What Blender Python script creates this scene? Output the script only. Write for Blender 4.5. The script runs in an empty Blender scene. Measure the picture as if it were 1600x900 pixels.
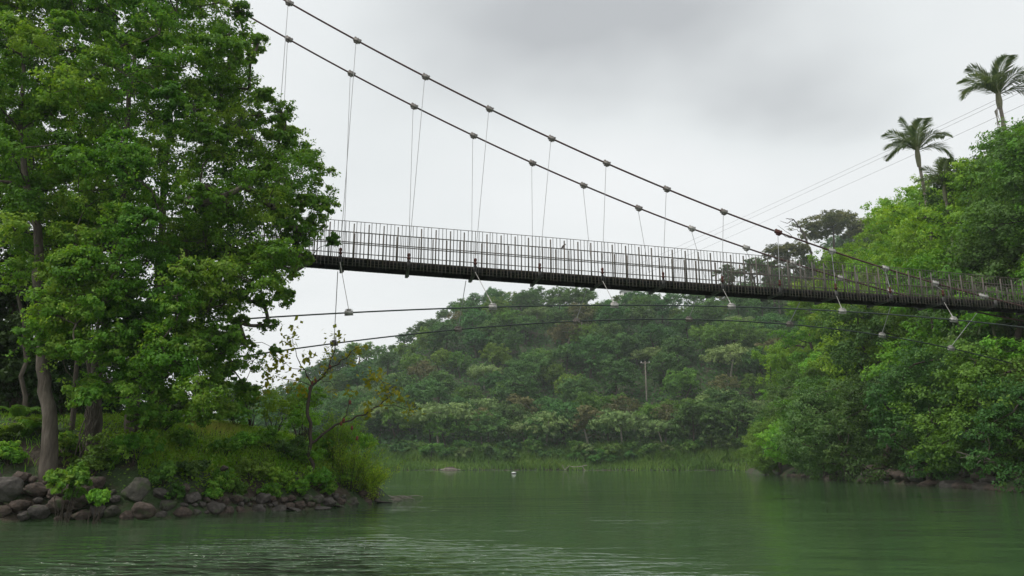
import bpy, math, random
import numpy as np
from mathutils import Vector, noise as mnoise

# ------------------------------------------------------------------ camera, sky, sun, exposure
SC = bpy.context.scene
COL = SC.collection
FPX = 1200.0                                   # focal length in pixels of the 1600 px wide photo
PITCH = math.atan((723 - 450) / FPX)
CAM = np.array([0.0, 0.0, 1.5])
cd = bpy.data.cameras.new('camera'); cam = bpy.data.objects.new('camera', cd); COL.objects.link(cam)
cam.location = CAM; cam.rotation_euler = (math.pi / 2 + PITCH, 0, 0)
cd.sensor_width = 36; cd.lens = FPX / 1600 * 36; cd.clip_start = 0.1; cd.clip_end = 3000
SC.camera = cam
SUN_EL, SUN_AZ = math.radians(56), math.radians(242)   # azimuth clockwise from +Y: high on the left, behind thin cloud
world = bpy.data.worlds.new('World'); SC.world = world; world.use_nodes = True
wn = world.node_tree.nodes; wl = world.node_tree.links
bg = wn['Background']; bg.inputs['Strength'].default_value = 0.1
sky = wn.new('ShaderNodeTexSky'); sky.sky_type = 'NISHITA'; sky.sun_disc = False
sky.sun_elevation = SUN_EL; sky.sun_rotation = SUN_AZ; sky.air_density = 1.4; sky.dust_density = 3.0
tc = wn.new('ShaderNodeTexCoord')
def wmath(op, a, b=None, clamp=False):
    n = wn.new('ShaderNodeMath'); n.operation = op; n.use_clamp = clamp
    for i, v in enumerate((a, b)):
        if v is None: continue
        if isinstance(v, (int, float)): n.inputs[i].default_value = v
        else: wl.new(v, n.inputs[i])
    return n.outputs[0]
sep = wn.new('ShaderNodeSeparateXYZ'); wl.new(tc.outputs['Generated'], sep.inputs[0])
zz = wmath('MAXIMUM', sep.outputs[2], 0.0); zz = wmath('ADD', zz, 0.22)
cx_ = wmath('DIVIDE', sep.outputs[0], zz); cy_ = wmath('DIVIDE', sep.outputs[1], zz)
comb = wn.new('ShaderNodeCombineXYZ'); wl.new(cx_, comb.inputs[0]); wl.new(cy_, comb.inputs[1])
def wnoise(scale, detail, rough, off):
    mp = wn.new('ShaderNodeMapping'); mp.inputs['Location'].default_value = off; wl.new(comb.outputs[0], mp.inputs[0])
    n = wn.new('ShaderNodeTexNoise'); n.inputs['Scale'].default_value = scale; n.inputs['Detail'].default_value = detail
    n.inputs['Roughness'].default_value = rough; wl.new(mp.outputs[0], n.inputs['Vector']); return n.outputs['Fac']
n1 = wnoise(0.8, 4, 0.5, (3.1, 0.4, 0)); n2 = wnoise(2.4, 3, 0.55, (7.0, 2.0, 1))
# a heavy dark cloud bank stands high over the middle of the valley
def wblob(cx, cy, rx, ry):
    dx = wmath('MULTIPLY', wmath('SUBTRACT', cx_, cx), 1 / rx); dy = wmath('MULTIPLY', wmath('SUBTRACT', cy_, cy), 1 / ry)
    d = wmath('ADD', wmath('MULTIPLY', dx, dx), wmath('MULTIPLY', dy, dy))
    return wmath('POWER', 2.718, wmath('MULTIPLY', d, -1.0))
blob = wmath('ADD', wblob(0.17, 1.05, 0.36, 0.30), wmath('MULTIPLY', wblob(0.52, 1.35, 0.25, 0.14), 0.6))
den = wmath('ADD', wmath('MULTIPLY', wmath('SUBTRACT', n1, 0.5), 0.9), wmath('MULTIPLY', wmath('SUBTRACT', n2, 0.5), 0.35))
blobn = wmath('MULTIPLY', blob, wmath('ADD', 0.55, wmath('MULTIPLY', n2, 0.9)))
den = wmath('ADD', den, blobn); den = wmath('ADD', wmath('MULTIPLY', den, 1.05), 0.10, True)
ramp = wn.new('ShaderNodeValToRGB'); wl.new(den, ramp.inputs[0])
el = ramp.color_ramp.elements
el[0].position = 0.0; el[0].color = (0.74, 0.755, 0.76, 1); el[1].position = 1.0; el[1].color = (0.41, 0.425, 0.44, 1)
e2 = el.new(0.35); e2.color = (0.66, 0.685, 0.69, 1)
scl = wn.new('ShaderNodeVectorMath'); scl.operation = 'SCALE'; scl.inputs['Scale'].default_value = 10.0
wl.new(ramp.outputs[0], scl.inputs[0])
mx = wn.new('ShaderNodeMixRGB'); mx.inputs[0].default_value = 0.95
wl.new(sky.outputs[0], mx.inputs[1]); wl.new(scl.outputs[0], mx.inputs[2]); wl.new(mx.outputs[0], bg.inputs['Color'])
sd = bpy.data.lights.new('sun', 'SUN'); sd.energy = 1.5; sd.angle = math.radians(14); sd.color = (1.0, 0.96, 0.88)
so = bpy.data.objects.new('sun', sd); COL.objects.link(so)
sv = Vector((math.sin(SUN_AZ) * math.cos(SUN_EL), math.cos(SUN_AZ) * math.cos(SUN_EL), math.sin(SUN_EL)))
so.rotation_euler = sv.to_track_quat('Z', 'Y').to_euler(); so.location = (0, 0, 60)
SC.view_settings.view_transform = 'Standard'; SC.view_settings.look = 'None'
SC.view_settings.exposure = 0.36; SC.view_settings.gamma = 1.0; SC.view_settings.use_curve_mapping = False
SC.render.engine = 'CYCLES'
SC.cycles.use_denoising = True
SC.cycles.max_bounces = 6; SC.cycles.diffuse_bounces = 3; SC.cycles.glossy_bounces = 3; SC.cycles.transmission_bounces = 4
SC.cycles.volume_bounces = 2; SC.cycles.transparent_max_bounces = 6
SC.render.use_persistent_data = False

rng = np.random.default_rng(11)
random.seed(5)
def reseed(k): rng.bit_generator.state = np.random.default_rng(k).bit_generator.state

# ------------------------------------------------------------------ geometry helpers
def ray(px, py):
    r = (px - 800) / FPX; u = (450 - py) / FPX
    return np.array([r, math.cos(PITCH) - u * math.sin(PITCH), math.sin(PITCH) + u * math.cos(PITCH)])
def at(px, py, Y):
    d = ray(px, py); return CAM + d * (Y / d[1])
def onwater(px, py):
    d = ray(px, py); return CAM - d * (CAM[2] / d[2])

class MB:
    """collects polygons; build() links them as one mesh object"""
    def __init__(s): s.V = []; s.L = []; s.N = []; s.T = []; s.n = 0
    def add(s, V, F, tone=None):
        V = np.asarray(V, float).reshape(-1, 3); F = np.asarray(F, int)
        s.V.append(V); s.L.append((F + s.n).ravel()); s.N.append(np.full(len(F), F.shape[1])); s.n += len(V)
        s.T.append(np.full(len(F), 0.5) if tone is None else np.broadcast_to(tone, (len(F),)))
    def mesh(s, name, mat, smooth=False):
        me = bpy.data.meshes.new(name)
        V = np.concatenate(s.V); L = np.concatenate(s.L); N = np.concatenate(s.N); T = np.concatenate(s.T)
        me.vertices.add(len(V)); me.vertices.foreach_set('co', V.ravel())
        me.loops.add(len(L)); me.loops.foreach_set('vertex_index', L)
        me.polygons.add(len(N)); me.polygons.foreach_set('loop_start', np.concatenate([[0], np.cumsum(N)[:-1]]))
        if smooth: me.polygons.foreach_set('use_smooth', np.ones(len(N), bool))
        a = me.attributes.new('tone', 'FLOAT', 'FACE'); a.data.foreach_set('value', T.astype(np.float32))
        me.update(calc_edges=True); me.validate()
        if mat: me.materials.append(mat)
        return me
    def build(s, name, mat, parent=None, smooth=False):
        o = bpy.data.objects.new(name, s.mesh(name, mat, smooth)); COL.objects.link(o)
        if parent: o.parent = parent
        return o

def setp(o, label=None, cat=None, group=None, kind=None):
    for k, v in (('label', label), ('category', cat), ('group', group), ('kind', kind)):
        if v: o[k] = v
    return o
def empty(name, loc, label, cat, group=None, rz=0.0, sc=1.0):
    o = bpy.data.objects.new(name, None); COL.objects.link(o); o.location = loc; o.rotation_euler = (0, 0, rz); o.scale = (sc,) * 3
    o.empty_display_size = 0.3
    return setp(o, label, cat, group)
def child(name, me, parent, loc=(0, 0, 0)):
    o = bpy.data.objects.new(name, me); COL.objects.link(o); o.parent = parent; o.location = loc; return o

def unit(v): v = np.asarray(v, float); return v / (np.linalg.norm(v) + 1e-12)
def tube(mb, pts, rad, seg=8, cap=True, tone=None):
    P = np.asarray(pts, float); n = len(P); R = np.broadcast_to(rad, (n,))
    T = np.gradient(P, axis=0); T /= (np.linalg.norm(T, axis=1)[:, None] + 1e-12)
    ref = np.array([0, 0, 1.0]) if abs(T[0][2]) < 0.9 else np.array([1.0, 0, 0])
    a = unit(np.cross(T[0], ref)); A = []
    for t in T:
        a = unit(a - t * np.dot(a, t)); A.append(a)
    A = np.array(A); B = np.cross(T, A)
    ang = np.arange(seg) * 2 * math.pi / seg
    V = P[:, None] + R[:, None, None] * (A[:, None] * np.cos(ang)[None, :, None] + B[:, None] * np.sin(ang)[None, :, None])
    i = np.arange(n - 1)[:, None] * seg; j = np.arange(seg)[None]; k = (j + 1) % seg
    F = np.stack([i + j, i + k, i + seg + k, i + seg + j], -1).reshape(-1, 4)
    V = V.reshape(-1, 3); mb.add(V, F, tone)
    if cap and seg > 3:
        mb.add(V[:seg], [list(range(seg))[::-1]], tone); mb.add(V[-seg:], [list(range(seg))], tone)
def obox(mb, c, ax, half):
    c = np.asarray(c, float); ax = [np.asarray(a, float) for a in ax]; V = []
    for sx in (-1, 1):
        for sy in (-1, 1):
            for sz in (-1, 1): V.append(c + ax[0] * sx * half[0] + ax[1] * sy * half[1] + ax[2] * sz * half[2])
    mb.add(V, [[0, 1, 3, 2], [4, 6, 7, 5], [0, 4, 5, 1], [2, 3, 7, 6], [0, 2, 6, 4], [1, 5, 7, 3]])
def beam(mb, a, b, up, w, h):
    a = np.asarray(a, float); b = np.asarray(b, float); d = unit(b - a); s = unit(np.cross(d, up)); u = np.cross(s, d)
    obox(mb, (a + b) / 2, (d, s, u), (np.linalg.norm(b - a) / 2, w / 2, h / 2))

# ------------------------------------------------------------------ materials
def newmat(name):
    m = bpy.data.materials.new(name); m.use_nodes = True; nt = m.node_tree; nt.nodes.clear()
    out = nt.nodes.new('ShaderNodeOutputMaterial'); return m, nt, out
def noisecol(nt, cols, scale, detail=6, rough=0.6, coord='Object', stretch=None, pos=None):
    t = nt.nodes.new('ShaderNodeTexCoord'); n = nt.nodes.new('ShaderNodeTexNoise')
    n.inputs['Scale'].default_value = scale; n.inputs['Detail'].default_value = detail; n.inputs['Roughness'].default_value = rough
    src = t.outputs[coord]
    if stretch:
        mp = nt.nodes.new('ShaderNodeMapping'); mp.inputs['Scale'].default_value = stretch; nt.links.new(src, mp.inputs[0]); src = mp.outputs[0]
    nt.links.new(src, n.inputs['Vector'])
    r = nt.nodes.new('ShaderNodeValToRGB'); nt.links.new(n.outputs['Fac'], r.inputs[0]); e = r.color_ramp.elements
    pos = pos or [0.3 + 0.4 * i / (len(cols) - 1) for i in range(len(cols))]
    e[0].position = pos[0]; e[0].color = (*cols[0], 1); e[1].position = pos[-1]; e[1].color = (*cols[-1], 1)
    for p, c in list(zip(pos, cols))[1:-1]: e.new(p).color = (*c, 1)
    return r.outputs[0], n.outputs['Fac'], src
def solid(name, cols, scale=3.0, rough=0.7, metal=0.0, bump=0.0, bscale=None, stretch=None, spec=0.4):
    m, nt, out = newmat(name); b = nt.nodes.new('ShaderNodeBsdfPrincipled')
    c, f, src = noisecol(nt, cols, scale, stretch=stretch); nt.links.new(c, b.inputs['Base Color'])
    b.inputs['Roughness'].default_value = rough; b.inputs['Metallic'].default_value = metal
    b.inputs['Specular IOR Level'].default_value = spec
    if bump:
        n = nt.nodes.new('ShaderNodeTexNoise'); n.inputs['Scale'].default_value = bscale or scale * 4; n.inputs['Detail'].default_value = 8
        nt.links.new(src, n.inputs['Vector']); bp = nt.nodes.new('ShaderNodeBump'); bp.inputs['Strength'].default_value = 1
        bp.inputs['Distance'].default_value = bump; nt.links.new(n.outputs['Fac'], bp.inputs['Height']); nt.links.new(bp.outputs[0], b.inputs['Normal'])
    nt.links.new(b.outputs[0], out.inputs[0]); return m
def leafmat(name, cols, trans=0.35, rough=0.5, hue=0.02, spec=0.18, gain=(1.6, 1.4, 1.15)):
    """cols: young to old leaf colours, chosen leaf by leaf through the mesh's own tone value"""
    m, nt, out = newmat(name)
    at_ = nt.nodes.new('ShaderNodeAttribute'); at_.attribute_name = 'tone'
    r = nt.nodes.new('ShaderNodeValToRGB'); nt.links.new(at_.outputs['Fac'], r.inputs[0]); e = r.color_ramp.elements
    cols = [tuple(min(a * b * 1.12, 0.4) for a, b in zip(c, gain)) for c in cols]
    e[0].position = 0; e[0].color = (*cols[0], 1); e[1].position = 1; e[1].color = (*cols[-1], 1)
    for i, c in enumerate(cols[1:-1]): e.new((i + 1) / (len(cols) - 1)).color = (*c, 1)
    oi = nt.nodes.new('ShaderNodeObjectInfo'); hs = nt.nodes.new('ShaderNodeHueSaturation')
    mr = nt.nodes.new('ShaderNodeMapRange'); mr.inputs[3].default_value = 0.5 - hue; mr.inputs[4].default_value = 0.5 + hue
    nt.links.new(oi.outputs['Random'], mr.inputs[0]); nt.links.new(mr.outputs[0], hs.inputs['Hue'])
    ml = nt.nodes.new('ShaderNodeMath'); ml.operation = 'MULTIPLY'; ml.inputs[1].default_value = 7.31; nt.links.new(oi.outputs['Random'], ml.inputs[0])
    fr = nt.nodes.new('ShaderNodeMath'); fr.operation = 'FRACT'; nt.links.new(ml.outputs[0], fr.inputs[0])
    mv = nt.nodes.new('ShaderNodeMapRange'); mv.inputs[3].default_value = 0.78; mv.inputs[4].default_value = 1.25; nt.links.new(fr.outputs[0], mv.inputs[0])
    nt.links.new(mv.outputs[0], hs.inputs['Value']); nt.links.new(r.outputs[0], hs.inputs['Color'])
    b = nt.nodes.new('ShaderNodeBsdfPrincipled'); b.inputs['Roughness'].default_value = rough; b.inputs['Specular IOR Level'].default_value = spec
    nt.links.new(hs.outputs[0], b.inputs['Base Color'])
    tr = nt.nodes.new('ShaderNodeBsdfTranslucent'); h2 = nt.nodes.new('ShaderNodeHueSaturation')
    h2.inputs['Hue'].default_value = 0.485; h2.inputs['Saturation'].default_value = 1.1; h2.inputs['Value'].default_value = 1.5
    nt.links.new(hs.outputs[0], h2.inputs['Color']); nt.links.new(h2.outputs[0], tr.inputs['Color'])
    mxs = nt.nodes.new('ShaderNodeMixShader'); mxs.inputs[0].default_value = trans
    nt.links.new(b.outputs[0], mxs.inputs[1]); nt.links.new(tr.outputs[0], mxs.inputs[2]); nt.links.new(mxs.outputs[0], out.inputs[0])
    return m
M = {}
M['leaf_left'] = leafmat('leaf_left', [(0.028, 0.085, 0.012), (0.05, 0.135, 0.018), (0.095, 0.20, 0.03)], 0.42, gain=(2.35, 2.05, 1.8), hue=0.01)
M['leaf_back_shaded'] = leafmat('leaf_back_shaded', [(0.018, 0.050, 0.012), (0.030, 0.075, 0.016), (0.045, 0.10, 0.02)], 0.2, gain=(1.1, 1.0, 1.0))  # leaf colour darkened to paint in the deep shade of the grove's hollow
M['leaf_bright'] = leafmat('leaf_bright', [(0.06, 0.15, 0.018), (0.09, 0.21, 0.025), (0.14, 0.29, 0.035)], 0.35)
M['leaf_mid'] = leafmat('leaf_mid', [(0.035, 0.085, 0.018), (0.055, 0.125, 0.022), (0.085, 0.17, 0.03)], 0.3)
M['leaf_dark'] = leafmat('leaf_dark', [(0.020, 0.058, 0.016), (0.032, 0.082, 0.02), (0.05, 0.11, 0.026)], 0.25)
M['leaf_olive'] = leafmat('leaf_olive', [(0.045, 0.085, 0.028), (0.07, 0.12, 0.038), (0.11, 0.16, 0.055)], 0.25, gain=(1.35, 1.4, 1.15))
M['leaf_far'] = leafmat('leaf_far', [(0.028, 0.065, 0.022), (0.045, 0.095, 0.028), (0.07, 0.13, 0.036)], 0.2, 0.6, 0.02, gain=(1.35, 1.5, 1.2))
M['leaf_far_pale'] = leafmat('leaf_far_pale', [(0.06, 0.11, 0.045), (0.09, 0.155, 0.06), (0.13, 0.20, 0.08)], 0.2, 0.6, 0.015)
M['leaf_far_brown'] = leafmat('leaf_far_brown', [(0.045, 0.06, 0.027), (0.07, 0.085, 0.038), (0.115, 0.115, 0.055)], 0.2, 0.6, 0.012)
M['leaf_silhouette'] = leafmat('leaf_silhouette', [(0.035, 0.055, 0.02), (0.055, 0.075, 0.028), (0.09, 0.10, 0.035)], 0.2, 0.6, 0.01)
M['leaf_yellow'] = leafmat('leaf_yellow', [(0.07, 0.12, 0.015), (0.14, 0.19, 0.02), (0.25, 0.27, 0.03)], 0.4)
M['leaf_cover'] = leafmat('leaf_cover', [(0.04, 0.10, 0.015), (0.075, 0.16, 0.02), (0.14, 0.25, 0.035)], 0.4, gain=(2.3, 2.0, 1.5))
M['grass'] = leafmat('grass', [(0.045, 0.11, 0.018), (0.085, 0.17, 0.025), (0.20, 0.21, 0.06)], 0.5, 0.6, gain=(2.4, 2.3, 1.6))
M['reed'] = leafmat('reed', [(0.03, 0.085, 0.022), (0.05, 0.125, 0.03), (0.09, 0.17, 0.045)], 0.35, 0.6, gain=(1.9, 1.7, 1.4))
M['frond'] = leafmat('frond', [(0.03, 0.06, 0.025), (0.05, 0.09, 0.035), (0.13, 0.16, 0.06)], 0.35, 0.35, 0.005, 0.6)
M['pod'] = solid('pod', [(0.10, 0.03, 0.02), (0.2, 0.06, 0.03)], 30, 0.8)
M['bark'] = solid('bark', [(0.045, 0.035, 0.027), (0.095, 0.078, 0.062), (0.16, 0.135, 0.11)], 5, 0.9, bump=0.03, bscale=16, stretch=(1, 1, 0.25))
M['bark_dark'] = solid('bark_dark', [(0.035, 0.027, 0.02), (0.08, 0.062, 0.048)], 5, 0.9, bump=0.02, bscale=16, stretch=(1, 1, 0.3))
M['bark_pale'] = solid('bark_pale', [(0.2, 0.17, 0.14), (0.36, 0.33, 0.28)], 2, 0.9)
M['palm_trunk'] = solid('palm_trunk', [(0.16, 0.13, 0.11), (0.28, 0.24, 0.21)], 3, 0.85, stretch=(0.3, 0.3, 3))
M['crownshaft'] = solid('crownshaft', [(0.12, 0.13, 0.06), (0.22, 0.2, 0.12)], 3, 0.5)
M['steel_dark'] = solid('steel_dark', [(0.010, 0.010, 0.013), (0.018, 0.017, 0.02), (0.034, 0.022, 0.02)], 2.5, 0.6, 0.2)
M['steel_grey'] = solid('steel_grey', [(0.05, 0.05, 0.05), (0.09, 0.085, 0.08)], 4, 0.6)
M['rail_paint'] = solid('rail_paint', [(0.07, 0.066, 0.056), (0.10, 0.09, 0.075), (0.13, 0.095, 0.075)], 4, 0.55)
M['cable_brown'] = solid('cable_brown', [(0.05, 0.02, 0.02), (0.085, 0.035, 0.032), (0.06, 0.05, 0.045)], 1.2, 0.6)
M['cable_green'] = solid('cable_green', [(0.03, 0.042, 0.036), (0.06, 0.078, 0.068)], 1.5, 0.5, 0.3)
M['galv'] = solid('galv', [(0.22, 0.21, 0.2), (0.38, 0.37, 0.35), (0.5, 0.48, 0.45)], 9, 0.5, 0.3)
M['galv_dirty'] = solid('galv_dirty', [(0.09, 0.075, 0.065), (0.2, 0.18, 0.165), (0.33, 0.31, 0.29)], 9, 0.6, 0.2)
M['wire'] = solid('wire', [(0.33, 0.33, 0.33), (0.5, 0.5, 0.5)], 2, 0.4, 0.4)
M['rust'] = solid('rust', [(0.05, 0.018, 0.014), (0.11, 0.032, 0.022)], 12, 0.75)
M['timber'] = solid('timber', [(0.05, 0.04, 0.032), (0.10, 0.08, 0.06)], 4, 0.85)
M['concrete'] = solid('concrete', [(0.12, 0.12, 0.10), (0.24, 0.235, 0.21)], 1.5, 0.9, bump=0.01)
M['power'] = solid('power', [(0.12, 0.12, 0.12), (0.2, 0.2, 0.2)], 1, 0.6)
M['white_wall'] = solid('white_wall', [(0.6, 0.6, 0.57), (0.75, 0.75, 0.72)], 1, 0.8)
M['tin'] = solid('tin', [(0.45, 0.47, 0.48), (0.6, 0.62, 0.63)], 1, 0.5)
M['glass'] = solid('glass', [(0.02, 0.025, 0.03), (0.04, 0.05, 0.055)], 1, 0.15)
M['driftwood'] = solid('driftwood', [(0.2, 0.17, 0.14), (0.42, 0.38, 0.33)], 4, 0.9)
M['plastic_white'] = solid('plastic_white', [(0.55, 0.57, 0.55), (0.75, 0.76, 0.73)], 6, 0.4)
M['dark_plastic'] = solid('dark_plastic', [(0.02, 0.02, 0.02), (0.05, 0.05, 0.045)], 6, 0.5)
M['bird'] = solid('bird', [(0.03, 0.022, 0.02), (0.07, 0.03, 0.022)], 20, 0.8)

def rockmat(name, cols, moss):
    m, nt, out = newmat(name); b = nt.nodes.new('ShaderNodeBsdfPrincipled')
    c, f, src = noisecol(nt, cols, 2.2, 8, 0.65)
    g = nt.nodes.new('ShaderNodeNewGeometry'); n = nt.nodes.new('ShaderNodeTexNoise'); n.inputs['Scale'].default_value = 3; n.inputs['Detail'].default_value = 6
    nt.links.new(g.outputs['Position'], n.inputs['Vector'])
    r = nt.nodes.new('ShaderNodeValToRGB'); r.color_ramp.elements[0].position = 0.62 - moss; r.color_ramp.elements[1].position = 0.72 - moss * 0.8
    nt.links.new(n.outputs['Fac'], r.inputs[0]); mx_ = nt.nodes.new('ShaderNodeMixRGB'); nt.links.new(r.outputs[0], mx_.inputs[0])
    nt.links.new(c, mx_.inputs[1]); mx_.inputs[2].default_value = (0.05, 0.075, 0.025, 1)
    nt.links.new(mx_.outputs[0], b.inputs['Base Color']); b.inputs['Roughness'].default_value = 0.85
    n2_ = nt.nodes.new('ShaderNodeTexNoise'); n2_.inputs['Scale'].default_value = 9; n2_.inputs['Detail'].default_value = 10; n2_.inputs['Roughness'].default_value = 0.7
    nt.links.new(g.outputs['Position'], n2_.inputs['Vector'])
    bp = nt.nodes.new('ShaderNodeBump'); bp.inputs['Distance'].default_value = 0.06; nt.links.new(n2_.outputs['Fac'], bp.inputs['Height'])
    nt.links.new(bp.outputs[0], b.inputs['Normal']); nt.links.new(b.outputs[0], out.inputs[0]); return m
M['rock_grey'] = rockmat('rock_grey', [(0.045, 0.038, 0.034), (0.08, 0.07, 0.062), (0.14, 0.125, 0.11)], 0.0)
M['rock_brown'] = rockmat('rock_brown', [(0.038, 0.029, 0.024), (0.075, 0.055, 0.045), (0.13, 0.095, 0.075)], 0.02)
M['rock_moss'] = rockmat('rock_moss', [(0.04, 0.036, 0.03), (0.07, 0.065, 0.052), (0.12, 0.11, 0.085)], 0.12)

def groundmat():
    m, nt, out = newmat('ground'); b = nt.nodes.new('ShaderNodeBsdfPrincipled')
    c, f, src = noisecol(nt, [(0.035, 0.028, 0.02), (0.065, 0.05, 0.035), (0.03, 0.055, 0.016), (0.045, 0.08, 0.02)], 0.55, 8, 0.65, pos=[0.3, 0.42, 0.5, 0.68])
    nt.links.new(c, b.inputs['Base Color']); b.inputs['Roughness'].default_value = 0.95
    n = nt.nodes.new('ShaderNodeTexNoise'); n.inputs['Scale'].default_value = 3; n.inputs['Detail'].default_value = 10
    nt.links.new(src, n.inputs['Vector']); bp = nt.nodes.new('ShaderNodeBump'); bp.inputs['Distance'].default_value = 0.25
    nt.links.new(n.outputs['Fac'], bp.inputs['Height']); nt.links.new(bp.outputs[0], b.inputs['Normal'])
    nt.links.new(b.outputs[0], out.inputs[0]); return m
M['ground'] = groundmat()
def watermat():
    m, nt, out = newmat('water'); b = nt.nodes.new('ShaderNodeBsdfPrincipled')
    c, f, src = noisecol(nt, [(0.040, 0.084, 0.032), (0.054, 0.104, 0.044)], 0.05, 3, 0.5)
    nt.links.new(c, b.inputs['Base Color']); b.inputs['Roughness'].default_value = 0.04; b.inputs['IOR'].default_value = 1.33
    b.inputs['Specular IOR Level'].default_value = 0.5
    def lay(scale, st, detail, rough, off=0.0):
        mp = nt.nodes.new('ShaderNodeMapping'); mp.inputs['Scale'].default_value = st; mp.inputs['Rotation'].default_value = (0, 0, off); nt.links.new(src, mp.inputs[0])
        n = nt.nodes.new('ShaderNodeTexNoise'); n.inputs['Scale'].default_value = scale; n.inputs['Detail'].default_value = detail
        n.inputs['Roughness'].default_value = rough; nt.links.new(mp.outputs[0], n.inputs['Vector']); return n.outputs['Fac']
    def mth(op, a, b_):
        n = nt.nodes.new('ShaderNodeMath'); n.operation = op
        for i, v in enumerate((a, b_)):
            if isinstance(v, (int, float)): n.inputs[i].default_value = v
            else: nt.links.new(v, n.inputs[i])
        return n.outputs[0]
    small = lay(3.2, (0.55, 1.0, 1), 4, 0.55, 0.15); mid = lay(0.9, (0.45, 1, 1), 3, 0.5, -0.1); patch = lay(0.11, (0.8, 1.2, 1), 2, 0.5)
    pr = nt.nodes.new('ShaderNodeMapRange'); pr.inputs[1].default_value = 0.42; pr.inputs[2].default_value = 0.62
    pr.inputs[3].default_value = 0.5; pr.inputs[4].default_value = 1.0; nt.links.new(patch, pr.inputs[0])
    h = mth('ADD', mth('MULTIPLY', small, 0.022), mth('MULTIPLY', mid, 0.07)); h = mth('MULTIPLY', h, pr.outputs[0])
    # a gust ruffles one patch of the river near the left bank
    sx = nt.nodes.new('ShaderNodeSeparateXYZ'); nt.links.new(nt.nodes[0].outputs[0] if False else src, sx.inputs[0])
    gx = mth('MULTIPLY', mth('ADD', sx.outputs[0], 3.4), 1 / 2.6); gy = mth('MULTIPLY', mth('SUBTRACT', sx.outputs[1], 9.5), 1 / 3.0)
    g = mth('POWER', 2.718, mth('MULTIPLY', mth('ADD', mth('MULTIPLY', gx, gx), mth('MULTIPLY', gy, gy)), -1.0))
    gust = mth('MULTIPLY', mth('MULTIPLY', mth('POWER', lay(3.6, (0.45, 1.0, 1), 2, 0.5, 0.05), 6.0), g), 26.0); h = mth('ADD', h, gust)
    bp = nt.nodes.new('ShaderNodeBump'); bp.inputs['Strength'].default_value = 1.0; bp.inputs['Distance'].default_value = 1.0
    nt.links.new(h, bp.inputs['Height']); nt.links.new(bp.outputs[0], b.inputs['Normal']); nt.links.new(b.outputs[0], out.inputs[0]); return m
M['water'] = watermat()

# ------------------------------------------------------------------ terrain
W = lambda a, b: tuple(onwater(a, b)[:2])
POLY_L = [W(0, 815), W(100, 812), W(200, 811), W(300, 807), W(400, 799), W(500, 795), W(560, 789), W(587, 785), (-5.0, 33), (-7.5, 37), (-14, 43), (-24, 48),
          (-60, 60), (-450, 70), (-450, -60), (-60, 4), (-22, 18.5)]
POLY_R = [(26.5, 30), W(1600, 768), W(1530, 763), W(1450, 758), W(1400, 756), W(1350, 753), W(1300, 749), W(1250, 745), W(1190, 741), (37, 125), (46, 150), (60, 165), (450, 175), (450, -60), (60, -60), (36, 5)]
POLY_F = [(-450, 182), (-150, 176), (-90, 172), (-50, 168), (-31, 160), (-10, 157), (10, 159), (30, 156), (48, 152), (60, 150), (450, 150), (450, 520), (-450, 520)]
def pdist(poly, X, Y):
    P = np.array(poly); Q = np.roll(P, -1, 0); d = np.full(X.shape, 1e9); ins = np.zeros(X.shape, bool)
    for a, b in zip(P, Q):
        e = b - a; t = np.clip(((X - a[0]) * e[0] + (Y - a[1]) * e[1]) / (e @ e), 0, 1)
        d = np.minimum(d, np.hypot(X - a[0] - t * e[0], Y - a[1] - t * e[1]))
        c = ((a[1] > Y) != (b[1] > Y)); xi = a[0] + (Y - a[1]) / (e[1] if abs(e[1]) > 1e-9 else 1e-9) * e[0]; ins ^= c & (X < xi)
    return np.where(ins, d, -d)
def wavy(X, Y, s, ph=0):
    return (np.sin(X / s + 1.7 * np.sin(Y / s * 0.8 + ph)) + np.sin(Y / s * 1.1 + 1.3 * np.sin(X / s * 0.7 + ph * 2 + 1)) + 0.5 * np.sin((X + Y) / s * 2.1 + ph)) / 2.5
YC = 270.0
F_SKY = np.array([(-1500, 600), (-300, 640), (100, 640), (250, 640), (400, 612), (440, 592), (480, 560), (520, 540), (560, 523), (600, 511), (640, 497), (690, 478), (740, 463), (780, 452), (850, 446),
                  (950, 444), (1050, 448), (1120, 442), (1160, 434), (1200, 424), (1260, 410), (1320, 385), (1400, 342), (1500, 325), (1700, 300), (2600, 270)], float)
R_SKY = np.array([(1100, 640), (1190, 560), (1215, 505), (1250, 480), (1300, 435), (1330, 398), (1360, 370), (1400, 330), (1430, 312), (1480, 296), (1520, 266), (1560, 258), (1600, 226), (1700, 200), (2600, 120)], float)
def skyz(px, tab, Y):
    py = np.interp(px, tab[:, 0], tab[:, 1]); u = (450 - py) / FPX
    return 1.5 + Y * (math.sin(PITCH) + u * math.cos(PITCH)) / (math.cos(PITCH) - u * math.sin(PITCH))
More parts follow.
